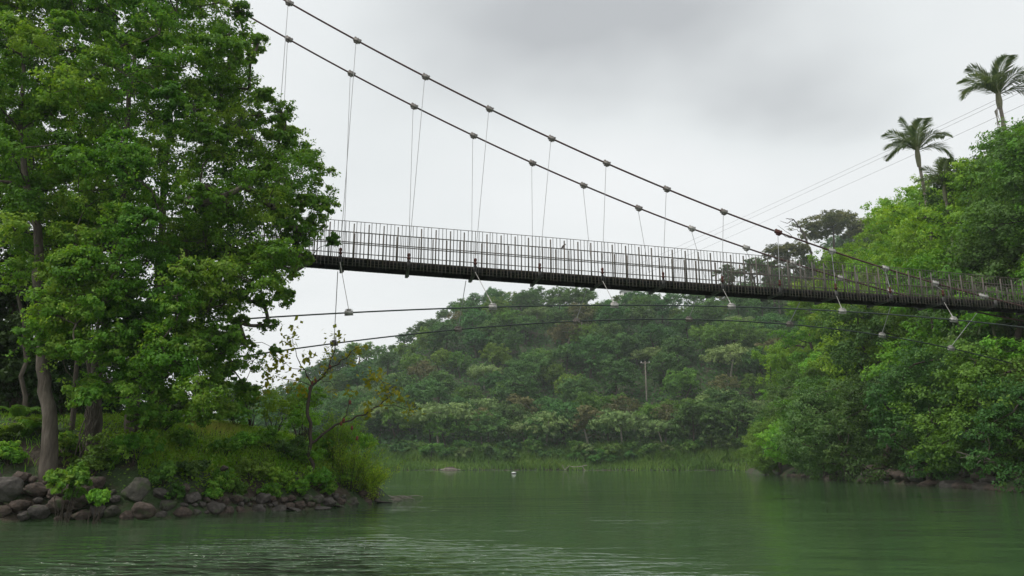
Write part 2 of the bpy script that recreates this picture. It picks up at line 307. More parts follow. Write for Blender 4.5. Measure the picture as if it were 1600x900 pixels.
def hgt(X, Y):
    X = np.asarray(X, float); Y = np.asarray(Y, float)
    dL = pdist(POLY_L, X, Y); dR = pdist(POLY_R, X, Y); dF = pdist(POLY_F, X, Y)
    hL = np.where(dL > 0, 3.4 * (1 - np.exp(-np.maximum(dL, 0) / 3.0)) + 0.12 * wavy(X, Y, 1.3), -0.6 * -dL)
    Ys = np.maximum(Y, 20.0); pxr = 800 + FPX * X / (Ys * 0.96)
    cap = np.maximum(skyz(pxr, R_SKY, Ys) - 7.0 - 0.12 * np.maximum(Ys - 90, 0), 2.5)
    hR = np.minimum(0.35 + 0.5 * np.minimum(dR, 2) + 1.7 * np.maximum(dR - 1.8, 0), cap) + 0.5 * wavy(X, Y, 4, 1) * np.clip(dR / 6, 0, 1)
    pxf = 800 + FPX * X / (YC * 0.96); ez = skyz(pxf, F_SKY, YC) - np.interp(pxf, [700, 850], [6.5, 9.5])
    t = np.clip((dF - 5) / (YC - 162), 0, 1)
    hF = np.clip(dF, 0, 5) * 0.3 + ez * (0.35 * t ** 0.7 + 0.65 * (t * t * (3 - 2 * t))) - 0.15 * np.maximum(Y - YC, 0) * (dF > 0) + 4.0 * wavy(X, Y, 17, 2) * np.clip(dF / 50, 0, 1)
    h = np.where(dF > 0, np.maximum(hF, 0.1), -9)
    h = np.maximum(h, np.where(dR > 0, hR, -9)); h = np.maximum(h, np.where(dL > 0, hL, -9))
    dm = np.maximum(np.maximum(dL, dR), dF)
    return np.where(dm > 0, h, np.maximum(dm * 0.45, -2.5))
def H(x, y): return float(hgt(np.array([x]), np.array([y]))[0])
xs = np.concatenate([np.arange(-450, -60, 15), np.arange(-60, -30, 2), np.arange(-30, 0, .45), np.arange(0, 24, 3), np.arange(24, 62, .9), np.arange(62, 130, 3), np.arange(130, 451, 16)])
ys = np.concatenate([np.arange(-60, 14, 8), np.arange(14, 50, .45), np.arange(50, 130, 1.5), np.arange(130, 300, 3.5), np.arange(300, 521, 20)])
GX, GY = np.meshgrid(xs, ys); GZ = hgt(GX, GY)
mb = MB(); nx = len(xs); ny = len(ys)
i = (np.arange(ny - 1)[:, None] * nx + np.arange(nx - 1)[None]).ravel()
mb.add(np.stack([GX, GY, GZ], -1), np.stack([i, i + 1, i + nx + 1, i + nx], -1))
setp(mb.build('ground', M['ground'], smooth=True), 'brown and green earth of the river banks and wooded hills', 'ground', kind='structure')
mb = MB(); mb.add([(-450, -60, 0), (450, -60, 0), (450, 200, 0), (-450, 200, 0)], [[0, 1, 2, 3]])
setp(mb.build('water', M['water']), 'calm murky green river water with light ripples', 'river', kind='structure')

def march(px, py, lift, y0=20.0, y1=330.0, step=0.6):
    Y = np.arange(y0, y1, step); d = ray(px, py); X = d[0] / d[1] * Y; Z = CAM[2] + d[2] / d[1] * Y
    hh = hgt(X, Y) + lift; land = hgt(X, Y) > 0.05; k = np.nonzero((Z <= hh) & land)[0]
    return None if len(k) == 0 else (X[k[0]], Y[k[0]], float(hgt(X[k[0]], Y[k[0]])))

# ------------------------------------------------------------------ foliage
def leaf_quads(mb, C, Nrm, L, Wd, tone, r=rng):
    n = len(C); N = Nrm / (np.linalg.norm(Nrm, axis=1)[:, None] + 1e-9)
    t = r.normal(size=(n, 3)); t -= N * np.sum(t * N, 1)[:, None]; t /= (np.linalg.norm(t, axis=1)[:, None] + 1e-9)
    t[:, 2] -= 0.25; b = np.cross(N, t)
    L = np.broadcast_to(L, (n,))[:, None] * (0.7 + 0.6 * r.random((n, 1))); Wd = L * Wd
    V = np.stack([C - t * L * .5, C + b * Wd * .5 - N * L * .04, C + t * L * .5, C - b * Wd * .5 - N * L * .04], 1)
    mb.add(V.reshape(-1, 3), np.arange(4 * n).reshape(-1, 4), tone)
def lobe_leaves(mb, c, R, nsub, nleaf, L, Wd=0.6, squash=0.75, subr=0.36, tone0=0.5, r=rng, droop=0.0, upb=0.5):
    """one bough: several sprays set round an uneven dome, each spray a small cloud of single leaves"""
    d = r.normal(size=(nsub, 3)); d[:, 2] += 0.35; d /= np.linalg.norm(d, axis=1)[:, None]
    rad = R * (0.45 + 0.6 * r.random(nsub)) ; S = c + d * rad[:, None] * np.array([1, 1, squash]); S[:, 2] -= droop * R * r.random(nsub)
    k = r.poisson(nleaf, nsub) + 1; idx = np.repeat(np.arange(nsub), k); n = len(idx)
    off = r.normal(size=(n, 3)); off /= (np.linalg.norm(off, axis=1)[:, None] + 1e-9); off *= (r.random((n, 1)) ** 0.5)
    sr = R * subr * (0.7 + 0.6 * r.random(nsub)); P = S[idx] + off * sr[idx][:, None] * np.array([1, 1, 0.6])
    nr = off * 0.6 + d[idx] * 0.45 + np.array([0, 0, upb]) + r.normal(size=(n, 3)) * 0.38
    st = np.clip(tone0 + r.normal(size=nsub) * 0.16, 0, 1)
    leaf_quads(mb, P, nr, L, Wd, np.clip(st[idx] + r.normal(size=n) * 0.14, 0, 1), r)
    return S

def grow(mb, trunk, tr, nodes, twig_end=0.02, bend=0.15, seg=6, r=rng, attach_from=0.35):
    """limbs: join every bough to the nearest wood already grown, thick where many boughs hang on it"""
    trunk = np.asarray(trunk, float); tube(mb, trunk, tr, 10)
    i0 = int(len(trunk) * attach_from); P = [p for p in trunk[i0:]]; parent = [-1] * len(P); isl = [False] * len(P); prad = list(np.asarray(tr)[i0:])
    todo = list(range(len(nodes))); nodes = np.asarray(nodes); order = []
    dist = np.full(len(nodes), 1e9); near = np.zeros(len(nodes), int)
    for k, p in enumerate(P):
        dd = np.linalg.norm(nodes - p, axis=1) * 1.0 + np.maximum(0, p[2] - nodes[:, 2]) * 0.6; m = dd < dist; dist[m] = dd[m]; near[m] = k
    done = np.zeros(len(nodes), bool)
    for _ in range(len(nodes)):
        dd = np.where(done, 1e9, dist); j = int(np.argmin(dd)); done[j] = True
        P.append(nodes[j]); parent.append(int(near[j])); isl.append(True); prad.append(0); k = len(P) - 1
        d2 = np.linalg.norm(nodes - P[k], axis=1) * 1.15 + np.maximum(0, P[k][2] - nodes[:, 2]) * 0.6; m = d2 < dist; dist[m] = d2[m]; near[m] = k
    cnt = np.ones(len(P))
    for k in range(len(P) - 1, -1, -1):
        if parent[k] >= 0: cnt[parent[k]] += cnt[k]
    for k in range(len(P)):
        if parent[k] < 0: continue
        a, b = P[parent[k]], P[k]; ra = min(twig_end * cnt[k] ** 0.5 * 1.25, (prad[parent[k]] or 9) * 0.8); rb = twig_end * max(cnt[k] - 1, 0.4) ** 0.5
        rb = min(rb, ra); L = np.linalg.norm(b - a); t = np.linspace(0, 1, 5)[:, None]
        w = r.normal(size=3) * L * bend * 0.6; w[2] += L * bend * 0.5
        pts = a + (b - a) * t + w * (t * (1 - t) * 4) * 0.5 + r.normal(size=(5, 3)) * L * 0.02 * (t * (1 - t) * 4)
        tube(mb, pts, np.linspace(ra, rb, 5), seg, cap=False)

def proto_tree(seed, Ht, R, base, nl, nsub, nleaf, L, leaf, bark='bark_dark', flat=0.7, tr=0.25, low=False, subr=0.36, lobe=(0.28, 0.42)):
    """a broadleaf tree: returns crown mesh, trunk mesh; crown centre at height about base + (Ht-base)/2"""
    r = np.random.default_rng(seed); cz = base + (Ht - base) * (0.45 if not low else 0.4); hz = (Ht - base) / 2
    mc = MB(); nodes = []
    for k in range(nl):
        d = r.normal(size=3); d[2] = abs(d[2]) * 1.1 - (0.35 if not low else 0.9) * (r.random() < (0.35 if not low else 0.55)) * 2; d = unit(d)
        q = 0.35 + 0.5 * r.random() ** 0.6
        c = np.array([0, 0, cz]) + d * np.array([R, R, hz]) * q
        R2 = R * r.uniform(*lobe); nodes.append(c)
        lobe_leaves(mc, c, R2, nsub, nleaf, L, 0.6, flat, subr, 0.5 + 0.12 * r.normal(), r)
    mt = MB(); lean = r.normal(size=2) * 0.08 * Ht
    zt = np.linspace(-4.0, cz + hz * 0.3, 8); f = np.clip(zt / cz, 0, 1)
    pts = np.stack([lean[0] * f ** 1.5 + 0.1 * np.sin(zt), lean[1] * f ** 1.5, zt], 1)
    grow(mt, pts, tr * (1.25 - 0.85 * np.clip(zt / zt[-1], 0, 1)), nodes, tr * 0.16, r=r, seg=5, attach_from=0.55)
    return mc.mesh('crown', M[leaf]), mt.mesh('trunk', M[bark], True), cz

def place_tree(name, pr, loc, sc, label, group, rz):
    t = empty(name, loc, label, 'tree', group, rz, sc); child('trunk', pr[1], t); child('crown', pr[0], t); return t

# ------------------------------------------------------------------ far wooded hill
reseed(51)
FAR = {
 'dark': [proto_tree(101 + k, 12 + k, 6.0, 0.8, 26, 14, 17, 0.5, 'leaf_far', flat=.8) for k in range(3)],
 'pale': [proto_tree(121 + k, 9.5, 7.0, 2.6, 20, 13, 18, 0.5, 'leaf_far_pale', 'bark_pale', 0.5) for k in range(2)],
 'brown': [proto_tree(131 + k, 11.5, 5.8, 1.5, 20, 12, 15, 0.5, 'leaf_far_brown', 'bark_pale') for k in range(2)],
 'green': [proto_tree(141 + k, 11, 5.5, .8, 22, 13, 17, 0.45, 'leaf_mid', flat=.8) for k in range(2)],
}
KTXT = {'dark': 'dark green round crowned tree', 'pale': 'pale grey green spreading tree', 'brown': 'brownish olive tree', 'green': 'mid green bushy tree'}
def far_zone(px, py):
    h = ('behind the small bare tree' if px < 560 else 'at the hill\'s left foot' if px < 640 else 'below the hill\'s left shoulder' if px < 740 else
         'left of the hill\'s middle' if px < 830 else 'in the hill\'s middle' if px < 930 else 'beside the pale pole' if px < 1030 else
         'right of the pale pole' if px < 1120 else 'next to the right bank' if px < 1240 else 'on the ridge behind the right bank')
    v = ('at the waterline' if py > 665 else 'low down' if py > 610 else 'half way up' if py > 550 else 'near the wind cables' if py > 495 else 'just under the deck' if py > 440 else 'above the deck')
    return v, h
def place_far(kind, x, y, sc, px, py, name='hill_tree'):
    pr = FAR[kind][int(rng.integers(len(FAR[kind])))]; v, h = far_zone(px, py)
    place_tree(name, pr, (x, y, H(x, y) - 0.3), sc, f'{KTXT[kind]} {v}, {h}', 'trees covering the far hill', rng.uniform(0, 6.28))
spots = []
rowpy = [450, 463, 477, 492, 508, 525, 542, 560, 579, 599, 620, 643]
for ri, py in enumerate(rowpy):
    for ci, px in enumerate(np.arange(395 + (ri % 2) * 20, 1250, 41)):
        a, b = px + rng.uniform(-15, 15), py + rng.uniform(-8, 8)
        hit = march(a, b, 8.0, 150)
        if hit is None or hit[1] > 300: continue
        if any((hit[0] - s[0]) ** 2 + (hit[1] - s[1]) ** 2 < 5.2 ** 2 for s in spots): continue
        if abs(a - 1008) < 20 and 575 < b < 650: continue
        spots.append((hit[0], hit[1], a, b))
for py in np.arange(355, 450, 20):
    for px in np.arange(1130, 1520, 38):
        a, b = px + rng.uniform(-12, 12), py + rng.uniform(-6, 6)
        if b < np.interp(a, F_SKY[:, 0], F_SKY[:, 1]) + 8: continue
        hit = march(a, b, 8.0, 175)
        if hit is not None and hit[1] < 300 and hgt(np.array([hit[0]]), np.array([hit[1]]))[0] > 25: spots.append((hit[0], hit[1], a, b))
for x, y, a, b in spots:
    n = wavy(np.array(a), np.array(b), 60, 3)
    kind = rng.choice(['dark', 'green', 'brown', 'pale'], p=[0.58, 0.27, 0.06, 0.09]) if b < 600 else rng.choice(['dark', 'green', 'brown', 'pale'], p=[0.45, 0.27, 0.08, 0.2])
    lim = float(skyz(a, F_SKY, y) + 0.5 - hgt(np.array([x]), np.array([y]))[0]) / 12.5
    if 990 < a < 1028 and 600 < b < 665: lim = .5
    place_far(kind, x, y, float(np.clip(rng.uniform(0.68, 1.02), .4, max(lim, .42))), a, b)
# skyline trees along the crest, seen over the deck at the right and against the sky at the left
for px in list(np.arange(405, 800, 16)) + list(np.arange(820, 1130, 50)):
    x = (px - 800) / FPX * YC * 0.97 + rng.uniform(-2, 2); y = YC - rng.uniform(0, 14)
    place_far('dark' if rng.random() < 0.7 else 'green', x, y, rng.uniform(0.42, 0.6) if px < 780 else rng.uniform(0.5, 0.72), px, float(np.interp(px, F_SKY[:, 0], F_SKY[:, 1])), 'hill_tree')
for px in list(np.arange(1345, 1700, 22)) + list(np.arange(1350, 1700, 37)):
    y = YC - rng.uniform(0, 40); x = (px - 800) / FPX * y * 0.95
    place_far('dark' if rng.random() < 0.7 else 'green', x, y, rng.uniform(0.6, 0.85), px, float(np.interp(px, F_SKY[:, 0], F_SKY[:, 1])), 'hill_tree')
mb = MB(); n = 120000; X = rng.uniform(-115, 130, n); Y = rng.uniform(160, 285, n); dF = pdist(POLY_F, X, Y); k = dF > 8; X, Y = X[k], Y[k]
leaf_quads(mb, np.stack([X, Y, hgt(X, Y) + rng.random(len(X)) ** 1.5 * 2.6 * (.5 + .5 * wavy(X, Y, 2.5))], 1), rng.normal(size=(len(X), 3)) * .45 + np.array([0, -.45, .6]), .75, .65, np.clip(.45 + .25 * wavy(X, Y, 4) + rng.normal(size=len(X)) * .15, 0, 1))
setp(mb.build('hill_scrub', M['leaf_far']), 'dense green scrub filling the gaps between the far hill trees', 'scrub', kind='stuff')
# waterline row of pale spreading trees
for px, kind, s in [(600, 'pale', 1.05), (628, 'dark', .8), (690, 'pale', 1.15), (735, 'green', .8), (765, 'dark', .75), (850, 'pale', .95), (880, 'dark', .85), (915, 'brown', .9), (965, 'pale', .95), (1010, 'green', .85),
                    (1030, 'brown', .8), (1075, 'green', .9), (1120, 'dark', .85), (1160, 'pale', .8), (1195, 'green', .8), (560, 'green', .8), (520, 'dark', .9), (470, 'green', .9), (420, 'dark', .9), (800, 'green', .7), (820, 'pale', .75), (945, 'dark', .7)]:
    y = 168 + rng.uniform(0, 5) + (8 if px < 640 else 0); x = (px - 800) / FPX * y * 1.02
    place_far(kind, x, y, s, px, 680)
# far land seen low behind the left bank
for k in range(14):
    x = rng.uniform(-230, -80); y = rng.uniform(186, 260); px = 800 + 1200 * x / y * 0.97
    pr = FAR['dark'][k % 3]; place_tree('hill_tree', pr, (x, y, H(x, y) - 0.3), rng.uniform(0.8, 1.1), 'dark tree on the low far ground behind the left bank trees', 'trees on the far low ground at the left', rng.uniform(0, 6.28))

# ridge trees behind the right bank
ridge = [proto_tree(301, 19, 11.5, 5, 34, 18, 30, 0.5, 'leaf_silhouette', 'bark_dark', 0.6, 0.45, subr=0.30, lobe=(0.2, 0.32)), proto_tree(302, 12, 5.0, 2, 20, 14, 34, 0.42, 'leaf_dark', 'bark_dark', 0.7, 0.3)]
def on_ray(px, py_top, Y, Ht):
    p = at(px, py_top, Y); return p[0], p[1], p[2] - Ht
for px, pyt, Y, k, sc, lab in [(1296, 328, 215, 0, 1.0, 'wide dark tree with open spreading crown standing above the cables on the ridge'),
                           (1135, 410, 235, 1, 0.85, 'small rounded dark tree seen through the railing at the sky gap'),
                           (1228, 375, 205, 0, 0.62, 'thin crowned olive tree leaning left of the big ridge tree'),
                           (1178, 398, 228, 1, 1.0, 'dark dome shaped tree seen through the railing under the far cable'),
                           (1205, 405, 222, 1, 0.9, 'dark bushy tree right of the dome shaped tree behind the railing'),
                           (1255, 395, 212, 1, 1.1, 'dark tree filling the space under the big ridge tree'),
                           (1300, 392, 208, 1, 1.1, 'dense dark tree directly below the big spreading crown'),
                           (1350, 362, 222, 1, 1.0, 'bluish dark tree right of the big spreading ridge tree'),
                           (1385, 345, 236, 1, 1.0, 'hazy tree on the rising crest above the bright trees'),
                           (1402, 318, 240, 1, 1.1, 'topmost hazy tree on the crest left of the shorter palm'),
                           (1430, 322, 240, 1, 1.1, 'hazy crest tree behind the base of the shorter palm')]:
    x, y, z = on_ray(px, pyt, Y, (19 if k == 0 else 12) * sc); z0 = H(x, y)
    place_tree('ridge_tree', ridge[k], (x, y, max(z, z0 - 2)), sc * (1 if z > z0 - 2 else 1), lab, 'dark trees on the ridge behind the right bank', rng.uniform(0, 6))
# bare dead tree reaching left of the big ridge tree
mb = MB(); q = lambda px, py, Y=203: at(px, py, Y)
def wig(pts, n=4, w=0.05):
    P = [np.asarray(pts[0], float)]
    for a, b in zip(pts[:-1], pts[1:]):
        a = np.asarray(a, float); b = np.asarray(b, float)
        for t in range(1, n + 1): P.append(a + (b - a) * t / n + rng.normal(size=3) * np.linalg.norm(b - a) * w * (t < n))
    return np.array(P)
tube(mb, wig([q(1275, 440), q(1268, 395), q(1257, 368), q(1250, 355), q(1240, 343), q(1228, 342)]), np.linspace(0.4, 0.08, 21), 6)
for a, b, c in [((1257, 368), (1246, 359), (1232, 360)), ((1250, 355), (1238, 352), (1226, 355)), ((1240, 343), (1230, 349), (1219, 345)), ((1262, 378), (1240, 372), (1215, 352)), ((1240, 372), (1228, 370), (1210, 358)),
                ((1268, 395), (1240, 388), (1205, 388)), ((1240, 388), (1215, 398), (1180, 392)), ((1225, 392), (1205, 402), (1186, 401))]:
    tube(mb, wig([q(*a), q(*b), q(*c)]), np.linspace(0.14, 0.04, 9), 5)
t = empty('dead_tree', tuple(q(1275, 440)), 'leafless grey tree with crooked twigs left of the big ridge tree', 'tree')
mb.V = [v - q(1275, 440) for v in mb.V]; mb.build('trunk', M['bark_dark'], t, True)

# ------------------------------------------------------------------ right bank trees
reseed(52)
RT = {
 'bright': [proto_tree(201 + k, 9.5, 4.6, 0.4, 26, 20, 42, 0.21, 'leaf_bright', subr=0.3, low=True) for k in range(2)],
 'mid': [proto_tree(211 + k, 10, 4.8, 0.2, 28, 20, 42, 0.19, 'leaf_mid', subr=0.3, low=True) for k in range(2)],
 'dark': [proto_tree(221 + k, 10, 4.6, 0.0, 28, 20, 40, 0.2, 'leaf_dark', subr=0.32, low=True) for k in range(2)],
 'olive': [proto_tree(231, 9, 4.6, 0.2, 28, 20, 44, 0.16, 'leaf_olive', subr=0.3, low=True)],
 'open': [proto_tree(241, 11, 4.4, 3.0, 15, 11, 24, 0.18, 'leaf_mid', 'bark_pale', subr=0.26, lobe=(0.16, 0.26))],
}
RTX = {'bright': 'bright yellow green tree', 'mid': 'leafy mid green tree', 'dark': 'dark green dense tree', 'olive': 'dull olive small leaved tree', 'open': 'thin pale green open tree'}
rplaced = []
def rlabel(kind, px, py):
    h = ('at the point of the right bank' if px < 1260 else 'right of the bank\'s point' if px < 1340 else 'in the middle of the right bank' if px < 1430 else 'under the shorter palm' if px < 1500 else 'between the two tall palms' if px < 1550 else 'beneath the taller palm')
    v = ('overhanging the water' if py > 660 else 'on the lower slope' if py > 590 else 'below the wind cables' if py > 520 else 'level with the wind cables' if py > 460 else 'behind the railing' if py > 400 else 'above the railing' if py > 330 else 'on the skyline')
    return f'{RTX[kind]} {v}, {h}'
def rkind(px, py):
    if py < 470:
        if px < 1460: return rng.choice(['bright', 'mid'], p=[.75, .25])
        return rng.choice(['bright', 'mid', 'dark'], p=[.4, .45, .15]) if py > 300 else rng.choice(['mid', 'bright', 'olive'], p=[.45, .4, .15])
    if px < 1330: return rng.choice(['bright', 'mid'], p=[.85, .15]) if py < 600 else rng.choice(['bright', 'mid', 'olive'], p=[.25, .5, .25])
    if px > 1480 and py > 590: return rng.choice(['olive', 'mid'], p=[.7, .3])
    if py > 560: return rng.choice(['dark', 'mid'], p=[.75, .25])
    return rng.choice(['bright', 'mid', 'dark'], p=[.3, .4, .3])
for ri, py in enumerate(np.arange(215, 715, 33)):
    for px in np.arange(1190 + (ri % 2) * 27, 1760, 52):
        a, b = px + rng.uniform(-14, 14), py + rng.uniform(-12, 12)
        if b < np.interp(a, R_SKY[:, 0], R_SKY[:, 1]) + 6: continue
        hit = march(a, b, 6.3, 36, 150)
        if hit is None: continue
        x, y, z = hit
        if any((x - s[0]) ** 2 + (y - s[1]) ** 2 < 2.8 ** 2 for s in rplaced): continue
        # keep the crowns clear of the bridge and its wind cables
        s_ = (y - 30.0) / math.tan(math.radians(10.5)) if False else 0
        rplaced.append((x, y, a, b))
th = math.radians(10.5)
def bridge_off(x, y): return -(x + 6.7) * math.sin(th) + (y - 30.0) * math.cos(th)
n_r = 0
for px in np.arange(1300, 1720, 21):
    px = px + rng.uniform(-5, 5); Ys_ = np.arange(52, 118, 1.5); dd = ray(px, float(np.interp(px, R_SKY[:, 0], R_SKY[:, 1])) + rng.uniform(-4, 14)); need = 1.5 + Ys_ * dd[2] / dd[1] - hgt(Ys_ * dd[0] / dd[1], Ys_); j = int(np.argmin(np.abs(need - 8.5)))
    rplaced.append((Ys_[j] * dd[0] / dd[1], Ys_[j], px, 300.0, float(np.clip(need[j] / 10.0, .5, 1.5))))
for x, y, a, b, *ss_ in rplaced:
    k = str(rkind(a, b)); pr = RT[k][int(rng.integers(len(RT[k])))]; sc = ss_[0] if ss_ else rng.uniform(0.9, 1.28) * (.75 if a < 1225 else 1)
    if ss_: b = float(np.interp(a, R_SKY[:, 0], R_SKY[:, 1])) + 5
    off = bridge_off(x, y)
    if off < 7.0 and x < 48: sc *= 0.72
    if off < 4.2: continue
    if a > 1640: lab = f'{RTX[k]} beyond the photo\'s right edge on the right bank slope'
    else: lab = rlabel(k, a, b)
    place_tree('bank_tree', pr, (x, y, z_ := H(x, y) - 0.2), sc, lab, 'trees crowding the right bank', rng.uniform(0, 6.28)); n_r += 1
reseed(83)
# bushes whose leaves hang over the right waterline
RB = [proto_tree(251 + k, 4.6, 2.9, -0.6, 18, 16, 46, 0.17, m, subr=0.32, tr=0.07, low=True) for k, m in enumerate(['leaf_mid', 'leaf_dark', 'leaf_olive', 'leaf_bright'])]
RBT = ['mid green bush', 'dark green bush', 'dull olive bush', 'yellow green bush']
for j, px in enumerate(np.concatenate([np.arange(1208, 1330, 14), np.arange(1340, 1640, 24), np.arange(1350, 1640, 31)])):
    inl = (2.2 if px < 1330 else 4.4) + rng.uniform(-0.4, 1.0) + (3.0 if j > 21 else 0); py = np.interp(px, [1190, 1250, 1300, 1350, 1450, 1600, 1700], [741, 745, 749, 753, 758, 768, 774]); w = onwater(px, py)
    x, y = w[0] + inl, w[1] + inl * 0.25; k = int(rng.choice([0, 1, 2, 3], p=[.35, .4, .15, .1] if px > 1330 else [.4, .1, .2, .3])); sc = rng.uniform(0.7, 1.15) * (0.9 if px < 1240 else 1 if px < 1330 else .8)
    where = 'on the tip of the right bank' if px < 1250 else 'near the right bank\'s point' if px < 1330 else 'over the dark undercut bank' if px < 1430 else 'above the brown stones' if px < 1520 else 'by the pale fallen branch' if px < 1600 else 'past the right edge'
    t = empty('bush', (x, y, H(x, y) + 0.15), f'{RBT[k]} hanging over the waterline {where}', 'bush', 'bushes along the right waterline', rng.uniform(0, 6.28), sc)
    child('stems', RB[k][1], t); child('leaves', RB[k][0], t)
for k, (x, y) in enumerate([(34.5, 103), (35.0, 107), (35.6, 111), (36.6, 115), (37.5, 119), (38.6, 124), (40, 130), (42, 136), (44.5, 142), (47, 148)]):
    t = empty('bush', (x + 2.6, y, H(x + 2.6, y) - .2), f'{RBT[k % 4]} on the shore just behind the right bank\'s point', 'bush', 'bushes along the right waterline', rng.uniform(0, 6.28), rng.uniform(.9, 1.2))
    child('stems', RB[k % 4][1], t); child('leaves', RB[k % 4][0], t)
# ground creepers over the right slope: one uncounted mass
mb = MB(); n = 60000; X = rng.uniform(27, 75, n); Y = rng.uniform(34, 135, n); dR = pdist(POLY_R, X, Y); keep = dR > 1.9; X, Y = X[keep], Y[keep]
Z = hgt(X, Y) + rng.random(len(X)) ** 2 * 0.9
leaf_quads(mb, np.stack([X, Y, Z], 1), rng.normal(size=(len(X), 3)) * 0.5 + np.array([-0.4, -0.2, 0.7]), 0.3, 0.6, np.clip(0.5 + 0.3 * wavy(X, Y, 2) + rng.normal(size=len(X)) * .15, 0, 1))
setp(mb.build('undergrowth', M['leaf_dark']), 'dark leafy creepers covering the slope of the right bank', 'undergrowth', kind='stuff')

# ------------------------------------------------------------------ far bank reeds
reseed(53)
mb = MB()
def blades(mb, X, Y, Z, h, w, tone, lean=0.3, r=rng):
    n = len(X); a = r.uniform(0, 2 * math.pi, n); b = np.stack([np.cos(a), np.sin(a), 0 * a], 1); l = r.normal(size=(n, 3)) * lean; l[:, 2] = 0
    P = np.stack([X, Y, Z], 1); h = np.broadcast_to(h, (n,))[:, None] * (0.6 + 0.7 * r.random((n, 1))); up = np.array([0, 0, 1.0])
    V = np.stack([P - b * w, P + b * w, P + up * h * .55 + l * h * .3 + b * w * .8, P + up * h * .92 + l * h, P + up * h * .55 + l * h * .3 - b * w * .8], 1)
    mb.add(V.reshape(-1, 3), np.arange(5 * n).reshape(-1, 5), tone)
n = 42000; X = rng.uniform(-62, 56, n); Y = rng.uniform(150, 174, n); d = pdist(POLY_F, X, Y); k = (d > 0.15) & (d < 11); X, Y, d = X[k], Y[k], d[k]
hh = .7 + 1.3 * (0.5 + 0.5 * wavy(X, Y, 4)) + .7 * (d > 4)
blades(mb, X, Y, hgt(X, Y) - 0.1, hh, 0.10, np.clip(0.45 + 0.3 * wavy(X, Y, 3, 1) + rng.normal(size=len(X)) * .15, 0, 1), 0.35)
setp(mb.build('reeds', M['reed']), 'band of tall green reeds and grass along the far waterline', 'reeds', kind='stuff')
FB = [proto_tree(261 + k, 3.6, 2.4, 0.1, 12, 10, 16, 0.36, m, subr=0.34, tr=0.08) for k, m in enumerate(['reed', 'leaf_far', 'leaf_far_pale'])]
FBT = ['fresh green rounded bush', 'dark green bush', 'greyish green bush']
for j, px in enumerate(np.concatenate([np.arange(585, 1200, 17), np.arange(600, 1200, 29)])):
    y = 161.5 + rng.uniform(-0.5, 5) + (4 if px < 660 else 0); px = px + rng.uniform(-8, 8); x = (px - 800) / FPX * y * 1.02; k = int(rng.choice([0, 1, 2], p=[.5, .3, .2]))
    t = empty('bush', (x, y, H(x, y) - 0.1), f'{FBT[k]} in the far reeds {far_zone(px, 700)[1]}', 'bush', 'bushes among the far bank reeds', rng.uniform(0, 6.28), rng.uniform(0.6, 1.2))
    child('stems', FB[k][1], t); child('leaves', FB[k][0], t)

# ------------------------------------------------------------------ suspension bridge
reseed(54)
E3 = np.array([math.cos(th), math.sin(th), 0]); NV = np.array([-math.sin(th), math.cos(th), 0]); UP = np.array([0, 0, 1.0])
N0 = at(531, 400, 30)
def onbridge(px, py, off=0.0):
    d = ray(px, py); q_ = N0 + NV * off; k = np.dot(q_ - CAM, NV) / np.dot(d, NV); P = CAM + d * k; return float(np.dot(P - N0, E3)), float(P[2])
def fitz(pts, off=0.0, deg=2):
    S = np.array([onbridge(a, b, off) for a, b in pts]); return np.polyfit(S[:, 0], S[:, 1], deg), S[:, 0]
BW = 1.5
deckz, st = fitz([(531, 400), (645, 407), (748, 417), (846, 425), (941, 432), (1034, 438), (1125, 443), (1210, 447), (1298, 453), (1388, 458), (1467, 465), (1560, 470)])
railz, _ = fitz([(537, 345), (900, 375.5), (1000, 383), (1150, 396), (1240, 404), (1350, 414), (1500, 428), (1600, 437)])
NEAR_PTS = [(452, 4), (558, 62), (665, 120), (765, 171), (862, 218), (948, 257), (1042, 296), (1131, 331), (1216, 362), (1300, 392), (1383, 417), (1461, 441), (1536, 462)]
FAR_PTS = [(451, 62), (549, 115), (647, 165), (740, 212), (832, 255), (912, 290), (998, 325), (1081, 357), (1166, 387), (1239, 413), (1314, 434), (1391, 455)]
cabA, sA = fitz(NEAR_PTS + [(1600, 482)]); cabB, sB = fitz(FAR_PTS, BW)
def bp_(s, z, off=0.0): return N0 + E3 * s + NV * off + UP * (z - N0[2])
dz = lambda s: float(np.polyval(deckz, s)); rz_ = lambda s: float(np.polyval(railz, s))
S0, S1 = -13.0, 36.5
BAY = 2.745; stations = [0.02 + BAY * k for k in range(-4, 14)]
bridge = empty('suspension_bridge', tuple(bp_(0, 0)), 'long footbridge hung from two brown cables with dark vertical bar railings over the river', 'bridge')
bo = np.array(bridge.location)
def bbuild(mb, name, mat, parent=None, smooth=False):
    mb.V = [v - bo for v in mb.V]; o = mb.build(name, M[mat], parent or bridge, smooth); return o
def run(f, s0, s1, n, off): return np.array([bp_(s, f(s), off) for s in np.linspace(s0, s1, n)])
